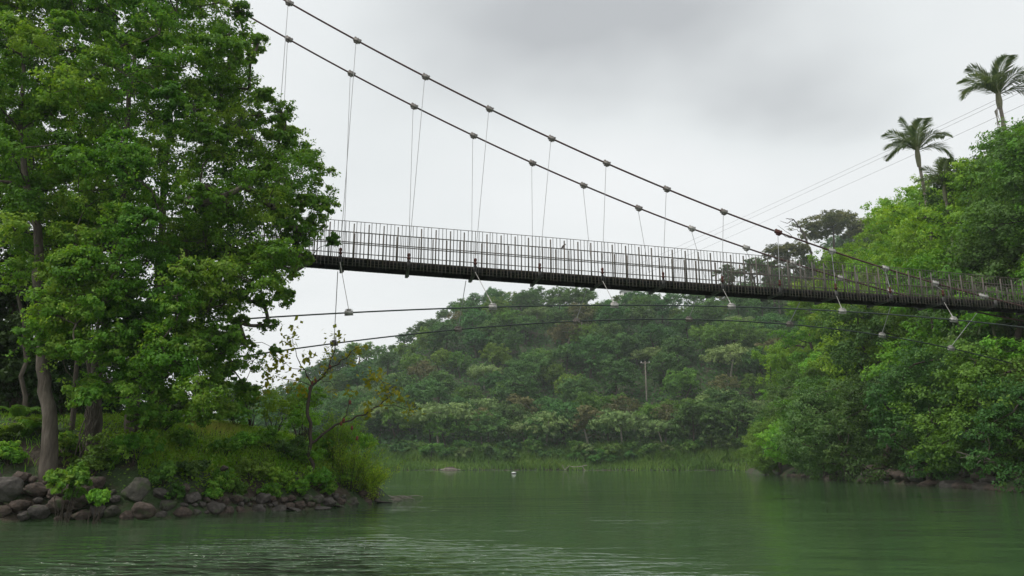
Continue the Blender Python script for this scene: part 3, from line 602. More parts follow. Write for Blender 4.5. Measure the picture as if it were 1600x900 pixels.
# deck boards, edge channels and under-channel
mb = MB(); ss = np.linspace(S0, S1, 181)
for a, b in zip(ss[:-1], ss[1:]):
    g = 0.008
    mb_a = bp_(a + g, dz(a) - 0.05, 0.05); mb_b = bp_(b - g, dz(b) - 0.05, 0.05)
    beam(mb, mb_a + NV * (BW / 2 - .05), mb_b + NV * (BW / 2 - .05), UP, BW - 0.12, 0.04)
bbuild(mb, 'deck', 'timber')
def channel(off, top, h, w, name, inward):
    mb = MB(); s_ = np.linspace(S0, S1, 61)
    for a, b in zip(s_[:-1], s_[1:]):
        za, zb = dz(a), dz(b)
        beam(mb, bp_(a, za - top - h / 2, off), bp_(b, zb - top - h / 2, off), UP, 0.03, h)
        for tt in (0.012, h - 0.012): beam(mb, bp_(a, za - top - tt, off + inward * (w / 2 + .015)), bp_(b, zb - top - tt, off + inward * (w / 2 + .015)), UP, w, 0.022)
    bbuild(mb, name, 'steel_dark')
channel(0.10, 0.0, 0.19, 0.07, 'edge_beam', 1); channel(BW - 0.06, 0.0, 0.19, 0.07, 'edge_beam', -1)
channel(0.42, 0.08, 0.14, 0.08, 'stringer', 1); channel(BW - 0.42, 0.08, 0.24, 0.08, 'stringer', -1)
for s in stations:
    if s > S1: break
    mb = MB(); z = dz(s) - 0.275; d_ = 0.045
    beam(mb, bp_(s, z, -0.10), bp_(s, z, BW + 0.10), UP, 0.02, 0.09)
    for o_ in (-d_, d_): beam(mb, bp_(s, z + o_, -0.10), bp_(s, z + o_, BW + 0.10), UP, 0.12, 0.018)
    obox(mb, bp_(s, z + .1, -.09), (E3, NV, UP), (.07, .015, .15)); obox(mb, bp_(s, z + .1, BW + .09), (E3, NV, UP), (.07, .015, .15))
    bbuild(mb, 'cross_beam', 'steel_grey')
# drip studs under the far beam
# railings
count = 0
for side in (0, 1):
    off = -0.035 if side == 0 else BW + 0.035; inn = 1 if side == 0 else -1
    mb = MB(); rs = np.linspace(S0, S1, 90)
    tube(mb, [bp_(s, rz_(s), off) for s in rs], 0.013, 6)
    for fr, rr in ((0.70, 0.022), (0.37, 0.02)):
        tube(mb, [bp_(s, dz(s) + (rz_(s) - dz(s)) * fr, off + inn * 0.035) for s in rs], rr, 6)
    rail = bbuild(mb, 'railing', 'rail_paint'); rail['label'] = 'near side railing of thin upright bars' if side == 0 else 'far side railing of thin upright bars'
    for s in stations:
        for f in (0.18, 0.40, 0.62, 0.83):
            q_ = s + f * BAY
            if q_ > S1 or q_ < S0: continue
            mb = MB(); r_ = rz_(q_) - dz(q_)
            beam(mb, bp_(q_, dz(q_) - (0.38 if side == 0 else 0.2), off + inn * .01), bp_(q_, dz(q_) + r_ * (0.94 if side == 0 else 0.97), off + inn * .01), E3, 0.045, 0.05)
            bbuild(mb, 'post', 'rail_paint', rail)
    rest = MB(); sp = BAY / 18; k0 = int(S0 / sp)
    nn = 0
    for k in range(k0, int(S1 / sp)):
        q_ = 0.02 + k * sp; ph = (k % 18) / 18
        if any(abs(ph - f) < 0.02 for f in (0.18, 0.40, 0.62, 0.83)): continue
        one = MB(); lo = 0.40 if side == 0 else 0.22
        tl = rng.normal(size=2) * 0.008
        tube(one, [bp_(q_, dz(q_) - lo, off), bp_(q_ + tl[0], rz_(q_), off)], 0.0125, 4)
        if side == 0 and q_ > -0.6 and nn < 100: bbuild(one, 'baluster', 'rail_paint', rail); nn += 1
        else:
            for V_, L_, N_ in zip(one.V, one.L, one.N): rest.add(V_, np.asarray(L_).reshape(len(N_), -1))if False else None
            tube(rest, [bp_(q_, dz(q_) - lo, off), bp_(q_ + tl[0], rz_(q_), off)], 0.0125, 4)
    o = bbuild(rest, 'balusters', 'rail_paint', rail); o['kind'] = 'stuff'
# main cables
def cable(cf, off, rad, mat, s0, s1, name='main_cable', n=90):
    mb = MB(); tube(mb, [bp_(s, np.polyval(cf, s), off) for s in np.linspace(s0, s1, n)], rad, 8); return bbuild(mb, name, mat, smooth=True)
cable(cabA, 0.0, 0.041, 'cable_brown', -15, 37)['label'] = 'near main cable, brown'
cable(cabB, BW, 0.040, 'cable_brown', -15, 37)['label'] = 'far main cable, brown'
def clamp(s, z, off, slope, mat, up=1, big=1.0, name='cable_clamp'):
    t_ = unit(E3 + UP * slope); n_ = unit(np.cross(NV, t_)); n_ = n_ if n_[2] > 0 else -n_; c = bp_(s, z, off); mb = MB()
    obox(mb, c, (t_, NV, n_), (.16 * big, .06, .066)); obox(mb, c - n_ * .105 * up, (t_, NV, n_), (.09 * big, .024, .045))
    obox(mb, c + n_ * .092 * up, (t_, NV, n_), (.165 * big, .03, .018))
    for a in (-.12, 0, .12):
        for b in (-.032, .032): tube(mb, [c + t_ * a * big + NV * b - n_ * .10, c + t_ * a * big + NV * b + n_ * .13], 0.014, 5)
    tube(mb, [c - n_ * .10 * up - NV * .05, c - n_ * .10 * up + NV * .05], 0.022, 6)
    return bbuild(mb, name, mat), c - n_ * .10 * up
def socket(P, name='hanger_socket'):
    mb = MB(); prof = [(0, .03), (.03, .055), (.06, .06), (.09, .085), (.11, .085), (.12, .05), (.15, .045), (.2, .06), (.26, .06), (.29, .045), (.31, .02)]
    z = [a for a, _ in prof]; r_ = [b for _, b in prof]; tube(mb, [P + UP * a for a in z], r_, 8); bbuild(mb, name, 'rust', smooth=True)
near_dec = [(440, 395), None, 0, 1, 2, 3, 4, 5, 6, 7, 8, 9, 10]
sl = lambda cf, s: float(np.polyval(np.polyder(cf), s))
for i_, (px, py) in enumerate(NEAR_PTS):
    s = sA[i_]; s_b = stations[4] + BAY * (i_ - 1)
    mt = 'galv_dirty' if px < 1180 else 'galv'
    if px == 1216: mt = 'rust'
    _, p = clamp(s, np.polyval(cabA, s), 0.0, sl(cabA, s), mt, big=1.0 if px < 1500 else 1.5)
    b = bp_(s_b, dz(s_b) + 0.02, -0.09); mb = MB()
    if px < 1500:
        socket(b); tube(mb, [p, b + UP * .28], 0.0125, 6); bbuild(mb, 'hanger', 'wire')
        mb = MB(); beam(mb, b - UP * .3, b, E3, 0.03, 0.10); bbuild(mb, 'hanger_bracket', 'steel_dark')
for i_, (px, py) in enumerate(FAR_PTS):
    s = sB[i_]; s_b = stations[4] + BAY * (i_ - 1)
    _, p = clamp(s, np.polyval(cabB, s), BW, sl(cabB, s), 'galv_dirty' if px < 1000 else 'galv')
    if px < 1350:
        b = bp_(s_b + .06, dz(s_b) + 0.02, BW + .09); socket(b); mb = MB(); tube(mb, [p, b + UP * .28], 0.0115, 6); bbuild(mb, 'hanger', 'wire')
        mb = MB(); beam(mb, b - UP * .3, b, E3, 0.03, 0.10); bbuild(mb, 'hanger_bracket', 'steel_dark')
for k in (-2, -1):
    for cf, off in ((cabA, 0.0), (cabB, BW)):
        s = -2.7 + 2.9 * k - (0.1 if off else 0); _, p = clamp(s, np.polyval(cf, s), off, sl(cf, s), 'galv_dirty'); b = bp_(stations[4] + BAY * (k - 1), dz(s) + .02, off + (-.09 if off == 0 else .09)); socket(b)
        mb = MB(); tube(mb, [p, b + UP * .28], 0.0125, 6); bbuild(mb, 'hanger', 'wire')
# wind cables, below and outside the deck on either side
WN = [(320, 502), (400, 498), (545, 489), (660, 482.5), (770, 479), (960, 477.5), (1143, 480), (1316, 486), (1490, 499), (1600, 512)]
WF = [(400, 556), (470, 543), (522, 535), (640, 521), (716, 514), (800, 508), (901, 503), (1077, 502), (1234, 507), (1378, 521), (1486, 544), (1545, 560)]
wn_, _s = fitz(WN, -1.1, 3); wf_, _s = fitz(WF, BW + 0.9, 3)
cable(wn_, -1.1, 0.03, 'cable_green', -8.5, 37, 'wind_cable')['label'] = 'near wind cable, higher of the two below the deck'
cable(wf_, BW + 0.9, 0.03, 'cable_green', -5.5, 33, 'wind_cable')['label'] = 'far wind cable, lower of the two below the deck'
for i_, px in enumerate((545, 770, 960, 1143, 1316, 1490)):
    s, _z = onbridge(px, np.interp(px, [a for a, _ in WN], [b for _, b in WN]), -1.1); z = np.polyval(wn_, s)
    clamp(s, z, -1.1, sl(wn_, s), 'galv', up=-1, name='wind_clamp'); k = 2 * i_; sb = stations[4] + BAY * k
    mb = MB(); tube(mb, [bp_(s, z + .08, -1.1), bp_(sb, dz(sb) - .26, -.09)], 0.014, 6); bbuild(mb, 'wind_tie', 'galv')
    if i_ > 0:
        a = bp_(s, z + .08, -1.1); b = bp_(sb, dz(sb) - .26, -.09); mb = MB(); tube(mb, [a + (b - a) * .04, a + (b - a) * .28], 0.022, 6); bbuild(mb, 'turnbuckle', 'galv')
for i_, px in enumerate((522, 716, 901, 1077, 1234, 1378, 1486)):
    s, _z = onbridge(px, np.interp(px, [a for a, _ in WF], [b for _, b in WF]), BW + .9); z = np.polyval(wf_, s)
    clamp(s, z, BW + .9, sl(wf_, s), 'galv_dirty' if px < 1300 else 'galv', up=-1, name='wind_clamp'); sb = stations[4] + BAY * 2 * i_
    sb = onbridge((528, 728, 917, 1090, 1250, 1392, 1530)[i_], (420, 438, 451, 463, 476, 488, 505)[i_], BW + .09)[0]
    mb = MB(); tube(mb, [bp_(s, z + .08, BW + .9), bp_(sb, dz(sb) - .26, BW + .09)], 0.017, 6); bbuild(mb, 'wind_tie', 'wire')
# concrete landing past the right end of the deck
mb = MB(); c = bp_(38.2, dz(36.5), BW / 2); zb = H(c[0], c[1]) - 1.5
obox(mb, bp_(38.2, (dz(36.5) - .45 + zb) / 2, BW / 2), (E3, NV, UP), (1.9, 1.6, (dz(36.5) - .45 - zb) / 2)); obox(mb, bp_(38.25, dz(36.5) - .2, BW / 2), (E3, NV, UP), (1.75, 1.3, .249))
bbuild(mb, 'abutment', 'concrete')
mb = MB()
for off in (0.1, BW - 0.1): obox(mb, bp_(35.0, dz(35) - 1.3, off), (E3, NV, UP), (.1, .1, .95))
beam(mb, bp_(35, dz(35) - .45, -.3), bp_(35, dz(35) - .45, BW + .3), UP, .2, .16)
bbuild(mb, 'pier_post', 'steel_dark')

# ------------------------------------------------------------------ bird on the rail
s, z = onbridge(880, 394); B0 = bp_(s, dz(s) + (rz_(s) - dz(s)) * .70 + 0.02, 0.0); mb = MB()
pts = np.array([(-.12, 0, -.02), (-.09, 0, .0), (-.05, 0, .035), (-.01, 0, .075), (.03, 0, .115), (.055, 0, .15), (.075, 0, .175), (.095, 0, .185), (.115, 0, .18), (.135, 0, .172)])
pts = np.array([E3 * a + NV * b + UP * c for a, b, c in pts]); tube(mb, pts, [.008, .012, .03, .045, .048, .038, .03, .028, .012, .003], 8)
for o_ in (-.015, .015): tube(mb, [NV * o_ + UP * .06, NV * o_ + E3 * .01], .005, 4)
o = mb.build('bird', M['bird'], smooth=True); o.location = B0; setp(o, 'small dark reddish bird perched on the bridge rail beside a post', 'bird')

# ------------------------------------------------------------------ left bank: big trees
reseed(55)
LP = np.array([(-90, -140), (370, -140), (392, 30), (408, 70), (410, 110), (430, 150), (458, 185), (500, 235), (520, 300), (498, 365), (455, 400), (445, 455), (400, 470), (375, 520), (370, 600), (300, 640), (250, 610), (190, 590), (120, 560), (60, 520), (-90, 560)], float)
BP = np.array([(-120, -140), (320, -140), (370, 80), (400, 200), (440, 300), (400, 380), (330, 400), (300, 480), (240, 560), (190, 640), (100, 660), (-120, 660)], float)
def inside(poly, x, y): return pdist([tuple(p) for p in poly], np.array([float(x)]), np.array([float(y)]))[0]
front, back = [], []
for ri, py in enumerate(np.arange(-130, 640, 34)):
    for px in np.arange(-90 + (ri % 2) * 20, 530, 40):
        a, b = px + rng.uniform(-13, 13), py + rng.uniform(-12, 12); m = inside(LP, a, b)
        if m < 14: continue
        if a < 60 and b > 390: continue            # dark hollow under the crown at the left
        if m < 40 and rng.random() < 0.15: continue
        front.append((a, b, min(rng.uniform(30, 46), m + 12), rng.uniform(20.6, 23.2) if b > 400 else rng.uniform(21.0, 25.5)))
front += [(441, 172, 22, 23), (452, 205, 20, 24), (478, 240, 22, 23), (500, 268, 24, 24), (506, 318, 22, 23.5), (430, 432, 20, 24), (442, 462, 16, 24), (415, 150, 18, 23), (405, 60, 14, 23), (372, 15, 24, 23.5), (392, 88, 14, 23),
          (418, 505, 15, 25), (395, 560, 22, 26), (430, 545, 10, 25), (130, 600, 26, 21.5), (170, 590, 34, 21.8), (215, 585, 34, 22.2), (260, 570, 36, 22.4), (300, 600, 30, 23), (180, 540, 36, 21.4), (230, 520, 38, 21.8), (290, 520, 38, 22.4), (335, 600, 26, 23.5), (270, 615, 24, 23), (120, 500, 36, 21), (160, 470, 36, 21), (390, 610, 14, 25), (150, 620, 26, 21.2), (200, 612, 30, 21.5), (235, 640, 24, 22), (400, 440, 20, 24), (375, 500, 20, 24.5), (350, 540, 24, 24), (385, 535, 14, 24.6), (410, 470, 13, 24.5), (340, 590, 22, 24), (365, 575, 16, 24.5), (315, 520, 30, 23), (300, 460, 34, 22.5), (345, 440, 28, 23), (458, 420, 14, 24), (25, 420, 34, 21.5), (430, 385, 30, 23.5), (465, 372, 24, 23.5), (400, 405, 28, 23.5), (480, 405, 14, 24), (370, 415, 28, 23), (430, 335, 34, 23), (470, 310, 30, 23), (420, 275, 34, 23.5), (350, 640, 20, 24), (310, 640, 24, 23.5), (380, 600, 14, 25), (110, 420, 36, 21), (375, 460, 18, 24), (70, 480, 40, 21), (50, 530, 30, 21), (95, 545, 26, 21.2), (110, 130, 45, 21), (50, 60, 45, 21.2), (130, 250, 45, 21), (350, 630, 20, 25), (330, 560, 30, 25), (490, 345, 20, 24), (520, 375, 11, 24), (455, 395, 18, 24), (425, 410, 16, 24)]
for ri, py in enumerate(np.arange(-130, 660, 46)):
    for px in np.arange(-120 + (ri % 2) * 27, 450, 54):
        a, b = px + rng.uniform(-16, 16), py + rng.uniform(-14, 14)
        if inside(BP, a, b) < 8: continue
        if rng.random() < 0.12: continue
        back.append((a, b, rng.uniform(40, 56), rng.uniform(27, 33)))
def big_tree(name, lobes, tpts, tr, leaf, label, nsub, nleaf, L, bark='bark', roots=False):
    base = np.asarray(tpts[0]); r = rng; mc, mt = MB(), MB(); nodes = []; twigs = []
    for px, py, rp, Y in lobes:
        c = at(px, py, Y); R = rp * Y / FPX; nodes.append(c - UP * R * .2)
        tn = float(np.clip(0.5 + 0.26 * r.normal(), .05, .95)); q_ = r.uniform(.55, 1.25)
        S = lobe_leaves(mc, c, R * r.uniform(.85, 1.1), nsub, nleaf * q_, L * r.uniform(.8, 1.3), 0.62, r.uniform(.6, 1.0), r.uniform(.26, .44), tn, droop=r.uniform(.1, .5), upb=0.4)
        for _ in range(5):                                # loose outer twigs with single leaves
            d = unit(r.normal(size=3) * np.array([1, .7, .8]) + np.array([0, 0, -.1])); e = c + d * R * r.uniform(1.05, 1.55); e[2] -= R * .15; a_ = c + d * R * .5
            tube(mt, [a_, (a_ + e) / 2 + UP * .04, e], [.008, .005, .002], 3, cap=False); m_ = int(r.integers(14, 34)); u_ = r.random((m_, 1))
            leaf_quads(mc, a_ + (e - a_) * u_ + r.normal(size=(m_, 3)) * R * .11, r.normal(size=(m_, 3)) * .6 + np.array([0, -.2, .6]), L * 1.1, .6, np.clip(tn + r.normal(size=m_) * .2, 0, 1), r)
        for s_ in S[::3]: twigs.append((c - UP * R * .2, s_))
    P = wig(tpts, 4, 0.018); grow(mt, P, np.interp(np.arange(len(P)), np.linspace(0, len(P) - 1, len(tr)), tr), nodes, 0.011, 0.2, 6, attach_from=0.25)
    for a, b in twigs: tube(mt, [a, (a + b) / 2 + r.normal(size=3) * .05, b], [.014, .009, .004], 3, cap=False)
    if roots:
        for k in range(14):
            a = P[2] + np.array([r.uniform(-.3, .3), r.uniform(-.35, -.1), r.uniform(0.4, 1.4)]); b = P[0] + np.array([r.uniform(-.45, .55), r.uniform(-.5, -.1), -.1]); tube(mt, wig([a, (a + b) / 2 + np.array([r.uniform(-.2, .2), -.1, 0]), b], 3), 0.018, 5)
    t = empty(name, tuple(base), label, 'tree'); mc.V = [v - base for v in mc.V]; mt.V = [v - base for v in mt.V]
    mt.build('trunk', M[bark], t, True); mc.build('crown', M[leaf], t); return t
def gp(px, Y, dzz=-0.2):
    p = at(px, 700, Y); return np.array([p[0], p[1], H(p[0], p[1]) + dzz])
fa = [l for l in front if l[0] < 150]; fb = [l for l in front if 150 <= l[0] < 290]; fc = [l for l in front if l[0] >= 290]
big_tree('broadleaf_tree', fa, [gp(84, 22.3), at(78, 650, 22.3), at(66, 575, 22.4), at(62, 480, 22.6), at(60, 380, 22.8), at(42, 290, 23), at(32, 180, 23.2), at(40, 60, 23.4)], [.26, .19, .17, .15, .13, .10, .07, .05], 'leaf_left',
         'bright leaved tree with a bare grey leaning trunk, nearest the rocky shore at the left', 17, 105, 0.088)
big_tree('broadleaf_tree', fb, [gp(150, 23.6), at(150, 640, 23.6), at(152, 560, 23.7), at(165, 460, 23.9), at(190, 330, 24), at(200, 180, 24), at(215, 40, 24)], [.22, .17, .15, .13, .10, .08, .05], 'leaf_left',
         'leafy tree whose trunk is wrapped in thin hanging roots, right of the grey leaning trunk', 17, 105, 0.088, 'bark', True)
big_tree('broadleaf_tree', fc, [gp(205, 25.5), at(207, 640, 25.5), at(212, 560, 25.4), at(235, 470, 25), at(285, 400, 24.6), at(340, 330, 24.3), at(400, 270, 24), at(440, 240, 24)], [.27, .22, .19, .15, .12, .10, .07, .05], 'leaf_left',
         'wide tree whose boughs reach right in front of the bridge deck and cables', 17, 88, 0.088, 'bark')
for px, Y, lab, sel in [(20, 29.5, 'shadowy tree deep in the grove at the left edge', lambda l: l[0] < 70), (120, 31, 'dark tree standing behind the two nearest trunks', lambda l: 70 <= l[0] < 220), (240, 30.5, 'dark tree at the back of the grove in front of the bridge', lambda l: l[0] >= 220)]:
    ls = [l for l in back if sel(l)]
    big_tree('grove_tree', ls, [gp(px, Y), at(px + 3, 600, Y), at(px + 8, 450, Y), at(px + 15, 300, Y), at(px + 30, 150, Y)], [.22, .19, .16, .12, .07], 'leaf_back_shaded', lab, 13, 80, 0.15, 'bark_dark')
for px, Y, lab, lx in [(108, 25, 'thin bare stem leaning between the two nearest trunks', 14), (42, 26, 'slim dark stem in the hollow left of the grey trunk', -4), (128, 26.5, 'short leaning stem behind the hanging roots', 22)]:
    mb = MB(); b = gp(px, Y); P = wig([b, at(px + lx * .5, 620, Y), at(px + lx, 540, Y), at(px + lx * 1.3, 430, Y)], 3); mb2 = MB(); tube(mb, P - b, np.linspace(.09, .05, len(P)), 7)
    c = P[-1]; lobe_leaves(mb2, c - b, .8, 12, 60, .11, droop=.3)
    t = empty('sapling', tuple(b), lab, 'young tree'); mb.build('trunk', M['bark'], t, True); mb2.build('crown', M['leaf_back_shaded'], t)
# dense undergrowth wall behind the grove
def shrub(px, py, rp, Y, leaf, label, nl=9, nsub=12, nleaf=40, L=0.07, Wd=0.55, name='shrub', cat='shrub', squash=0.8, group=None, upr=0.4, stretch=1.0):
    if name == 'shrub' and 'rocks' not in label:
        hit = march(px, py + rp * .55, 0.0, 18, 45, .08); Y = hit[1] if hit and abs(hit[1] - Y) < 8 else Y
    c = at(px, py, Y); R = rp * Y / FPX; base = np.array([c[0], c[1], H(c[0], c[1]) - 0.05]); mc, ms = MB(), MB(); top = max(c[2] - base[2], R * .5)
    for k in range(nl):
        d = rng.normal(size=3); d[2] = abs(d[2]) * .8 - .25; d = unit(d); cc = c + d * R * rng.uniform(.3, .72) * np.array([stretch, 1, 1]); cc[2] = max(cc[2], base[2] + 0.1)
        lobe_leaves(mc, cc - base, R * rng.uniform(.32, .5), nsub, nleaf, L, Wd, squash, 0.38, float(np.clip(.5 + .2 * rng.normal(), .1, .9)), upb=upr)
        tube(ms, wig([(0, 0, 0), (cc - base) * .5 + rng.normal(size=3) * .05, cc - base], 2), np.linspace(.02, .006, 5), 4, cap=False)
    t = empty(name, tuple(base), label, cat, group); ms.build('stems', M['bark_dark'], t); mc.build('leaves', M[leaf], t); return t
for k, (px, py, rp, Y) in enumerate([(-60, 560, 90, 34), (10, 600, 80, 35), (70, 560, 80, 36), (-30, 640, 60, 33), (60, 650, 50, 35), (120, 640, 50, 36), (20, 500, 80, 37), (-80, 470, 90, 36), (90, 480, 70, 38), (160, 640, 50, 37), (150, 560, 50, 38), (215, 610, 42, 36), (290, 640, 34, 37), (-10, 540, 70, 28.5), (40, 600, 55, 28), (105, 600, 50, 28.5), (20, 460, 70, 29)]):
    lbs = ['at the left edge', 'behind the ferns', 'between the first stems', 'low at the left edge', 'low behind the slim dark stem', 'behind the hanging roots', 'high behind the ferns', 'topmost at the left edge', 'high behind the grey trunk', 'low behind the pale third trunk', 'behind the root wrapped trunk', 'right of the pale third trunk', 'behind the crest of the slope', 'in the dark hollow at the left edge', 'in the dark hollow beside the slim stem', 'in the dark hollow right of the grey trunk', 'deep in the hollow behind the ferns']
    shrub(px, py, rp, Y, 'leaf_back_shaded', 'dark thicket bush, ' + lbs[k], 12, 12, 60, .16, name='thicket_bush', cat='bush', group='thicket bushes behind the grove')
# shrubs and bushes in front
reseed(80)
SH = [
 (330, 772, 20, 23, 'leaf_left', 'trailing creeper clump touching the stones near the middle', .08), (370, 768, 20, 23, 'leaf_mid', 'creeper clump just above the stone row, right of the middle', .08), (420, 768, 20, 25, 'leaf_left', 'yellowish green creeper clump just above the stone row', .08), (465, 766, 20, 26, 'leaf_bright', 'pale weed clump above the flat stones', .07), (510, 765, 18, 28, 'leaf_left', 'low weed clump above the last brown boulders', .07), (275, 772, 20, 22.5, 'leaf_mid', 'dark leafy clump between the largest boulder and the creepers', .08), (380, 690, 30, 27, 'leaf_bright', 'bright weedy clump on the open grass', .07), (480, 715, 34, 28.4, 'leaf_bright', 'bright leafy clump left of the wispy shrub', .07),
 (110, 700, 34, 21.6, 'leaf_left', 'low leafy shrub at the foot of the grey leaning trunk', .10), (105, 752, 36, 20.6, 'leaf_left', 'shrub with broad bright leaves spilling over the dark rocks', .15), (152, 780, 20, 20.2, 'leaf_bright', 'pale green creeper clump drooping to the water at the rocks', .11),
 (150, 725, 40, 22, 'leaf_mid', 'green shrub under the hanging roots', .10), (210, 705, 42, 22.8, 'leaf_left', 'leafy bush above the largest boulder', .10), (255, 655, 36, 24.5, 'leaf_bright', 'feathery bush under the crown beside the grass slope', .09),
 (215, 660, 34, 25, 'leaf_left', 'bush in front of the pale third trunk', .10), (300, 735, 30, 23.2, 'leaf_dark', 'dark creeper clump on the lower slope above the stones', .08), (345, 752, 30, 23.6, 'leaf_left', 'creeper clump right of the dark one above the stones', .08),
 (395, 735, 34, 24.6, 'leaf_mid', 'dark green low shrub at mid slope', .08), (440, 750, 28, 26, 'leaf_bright', 'fresh green low shrub above the round stones', .08), (250, 745, 30, 22.4, 'leaf_mid', 'creeper clump right of the largest boulder', .08),
 (495, 752, 28, 28.0, 'leaf_left', 'bright low shrub at the lower right of the slope', .08), (350, 700, 26, 25.6, 'leaf_bright', 'small green clump on the grassy slope', .08),
 (310, 648, 32, 29, 'leaf_bright', 'bright bush on the crest left of the bare patch', .10), (370, 650, 34, 29.5, 'leaf_bright', 'bush on the crest of the grassy slope', .09), (430, 640, 46, 30, 'leaf_bright', 'light green bush on the crest behind the slope', .09), (395, 628, 36, 31, 'leaf_left', 'bush at the back of the crest in the middle', .09), (478, 628, 34, 31, 'leaf_bright', 'tall light bush behind the trunk of the small bare tree', .08), (560, 690, 34, 31, 'leaf_left', 'rounded bush behind the wispy shrub near the bank\'s end', .07), (540, 745, 26, 29.6, 'leaf_left', 'low green clump above the last boulders', .07), (585, 748, 20, 31.2, 'leaf_bright', 'pale low shrub at the very tip of the bank', .06),
 (470, 665, 40, 29.5, 'leaf_bright', 'light green bush left of the small bare tree', .08), (510, 700, 38, 29.2, 'leaf_left', 'bush at the foot of the small bare tree', .07), (455, 705, 34, 28, 'leaf_dark', 'dark patch of shrub left of the small bare tree\'s foot', .08),
 (15, 712, 30, 21.5, 'leaf_left', 'green bush at the left edge above the boulders', .09), (285, 690, 30, 26, 'leaf_left', 'low shrub where grove and grass slope meet', .08), (420, 690, 30, 28.4, 'leaf_left', 'leafy clump in the middle of the slope', .08)]
for px, py, rp, Y, m, lab, L in SH: shrub(px, py, rp, Y, m, lab, 9, 12, 34, L * .85)
# wispy willow-like shrub at the bank's tip: thin leaves, many fine stems
for px, py, rp, Y, lab in [(548, 715, 46, 29.6, 'wispy small leaved shrub at the right end of the bank'), (575, 745, 26, 30.2, 'thin twiggy shrub leaning over the last rock'), (525, 670, 36, 30.4, 'wispy upright shrub behind the small bare tree')]:
    c = at(px, py, Y); R = rp * Y / FPX; base = np.array([c[0], c[1], H(c[0], c[1]) - .05]); mc, ms = MB(), MB()
    for k in range(70):
        d = np.array([rng.normal() * .5 + .12, rng.normal() * .5, 0]); top = (c - base) + np.array([d[0] * R * 1.1, d[1] * R, R * rng.uniform(-.3, .75)]); P = wig([(d[0] * .3, d[1] * .3, 0), top * .55 + np.array([0, 0, .1]), top], 3); tube(ms, P, np.linspace(.009, .003, len(P)), 3, cap=False)
        n = 90; t_ = rng.random(n) ** .6; Q = np.stack([np.interp(t_, np.linspace(0, 1, len(P)), P[:, j]) for j in range(3)], 1) + rng.normal(size=(n, 3)) * .07
        leaf_quads(mc, Q, rng.normal(size=(n, 3)) + np.array([0, 0, .4]), .075, .35, np.clip(.5 + rng.normal(size=n) * .2, 0, 1))
    t = empty('wispy_shrub', tuple(base), lab, 'shrub'); ms.build('stems', M['bark_dark'], t); mc.build('leaves', M['leaf_cover'], t)
# ferns at the left edge
for k, (px, py, Y, lab) in enumerate([(12, 688, 23.5, 'fern at the far left edge under the grove'), (40, 684, 23.8, 'fern left of the grey leaning trunk'), (62, 690, 24.2, 'small fern touching the grey trunk\'s left side'), (-20, 690, 23, 'fern just outside the left edge'), (28, 668, 25.5, 'taller fern behind the front ferns')]):
    p = at(px, py, Y); b = np.array([p[0], p[1], H(p[0], p[1])]); t = empty('fern', tuple(b), lab, 'fern', 'ferns under the grove')
    mb = MB()
    for j in range(14):
        a = rng.uniform(0, 6.28); L = rng.uniform(.7, 1.15); u = np.linspace(0, 1, 12); P = np.stack([np.cos(a) * u * L * .8, np.sin(a) * u * L * .8, L * (1.3 * u - .95 * u * u)], 1); T = unit([-math.sin(a), math.cos(a), 0])
        for i_ in range(1, 12):
            w = .2 * math.sin(math.pi * (u[i_] * .9 + .08)) * L; f = (P[i_] - P[i_ - 1])
            for sg in (-1, 1): mb.add([P[i_ - 1], P[i_] - f * .3, P[i_] + T * sg * w - UP * .04, P[i_ - 1] + T * sg * w * .9 - UP * .04 + f * .2], [[0, 1, 2, 3]], .3 + .4 * rng.random())
    mb.build('fronds', M['leaf_mid'], t)
# grass and ground cover of the left bank
reseed(81)
mb = MB(); n = 95000; X = rng.uniform(-21, -4, n); Y = rng.uniform(19, 40, n); d = pdist(POLY_L, X, Y); k = (d > 1.3); X, Y, d = X[k], Y[k], d[k]; px = 800 + FPX * X / Y
dry = np.exp(-((px - 340) / 70) ** 2 - ((d - 4.5) / 2.2) ** 2); shade = px < 230
k = (~shade) | (rng.random(len(X)) < .12); X, Y, d, px, dry = X[k], Y[k], d[k], px[k], dry[k]
blades(mb, X, Y, hgt(X, Y) - .02, .13 + .14 * (0.5 + 0.5 * wavy(X, Y, .9)) + .12 * (d < 3), .011, np.clip(.35 + .25 * wavy(X, Y, .7, 2) + .5 * dry + rng.normal(size=len(X)) * .13, 0, 1), .45)
setp(mb.build('grass', M['grass']), 'short green grass with a dry brownish patch on the left bank slope', 'grass', kind='stuff')
mb = MB(); n = 100000; X = rng.uniform(-21, -4, n); Y = rng.uniform(19, 40, n); d = pdist(POLY_L, X, Y); px = 800 + FPX * X / Y
k = (d > 0.55) & (wavy(X, Y, 1.1, 1) + rng.normal(size=n) * .35 + 1.2 * ((d < 3.2) & (px > 230)) > .1 + .5 * np.exp(-((px - 340) / 70) ** 2 - ((d - 4.5) / 2) ** 2)) & ((px > 110) | (d < 2.2)); X, Y, d = X[k], Y[k], d[k]
leaf_quads(mb, np.stack([X, Y, hgt(X, Y) + .03 + rng.random(len(X)) * (.14 + .22 * (d < 3))], 1), rng.normal(size=(len(X), 3)) * .5 + np.array([0, -.3, .8]), .085, .65, np.clip(.4 + .2 * wavy(X, Y, .8) + rng.normal(size=len(X)) * .16, 0, 1))
setp(mb.build('ground_cover', M['leaf_cover']), 'low leafy creepers and weeds covering the left bank', 'ground cover', kind='stuff')

reseed(82)
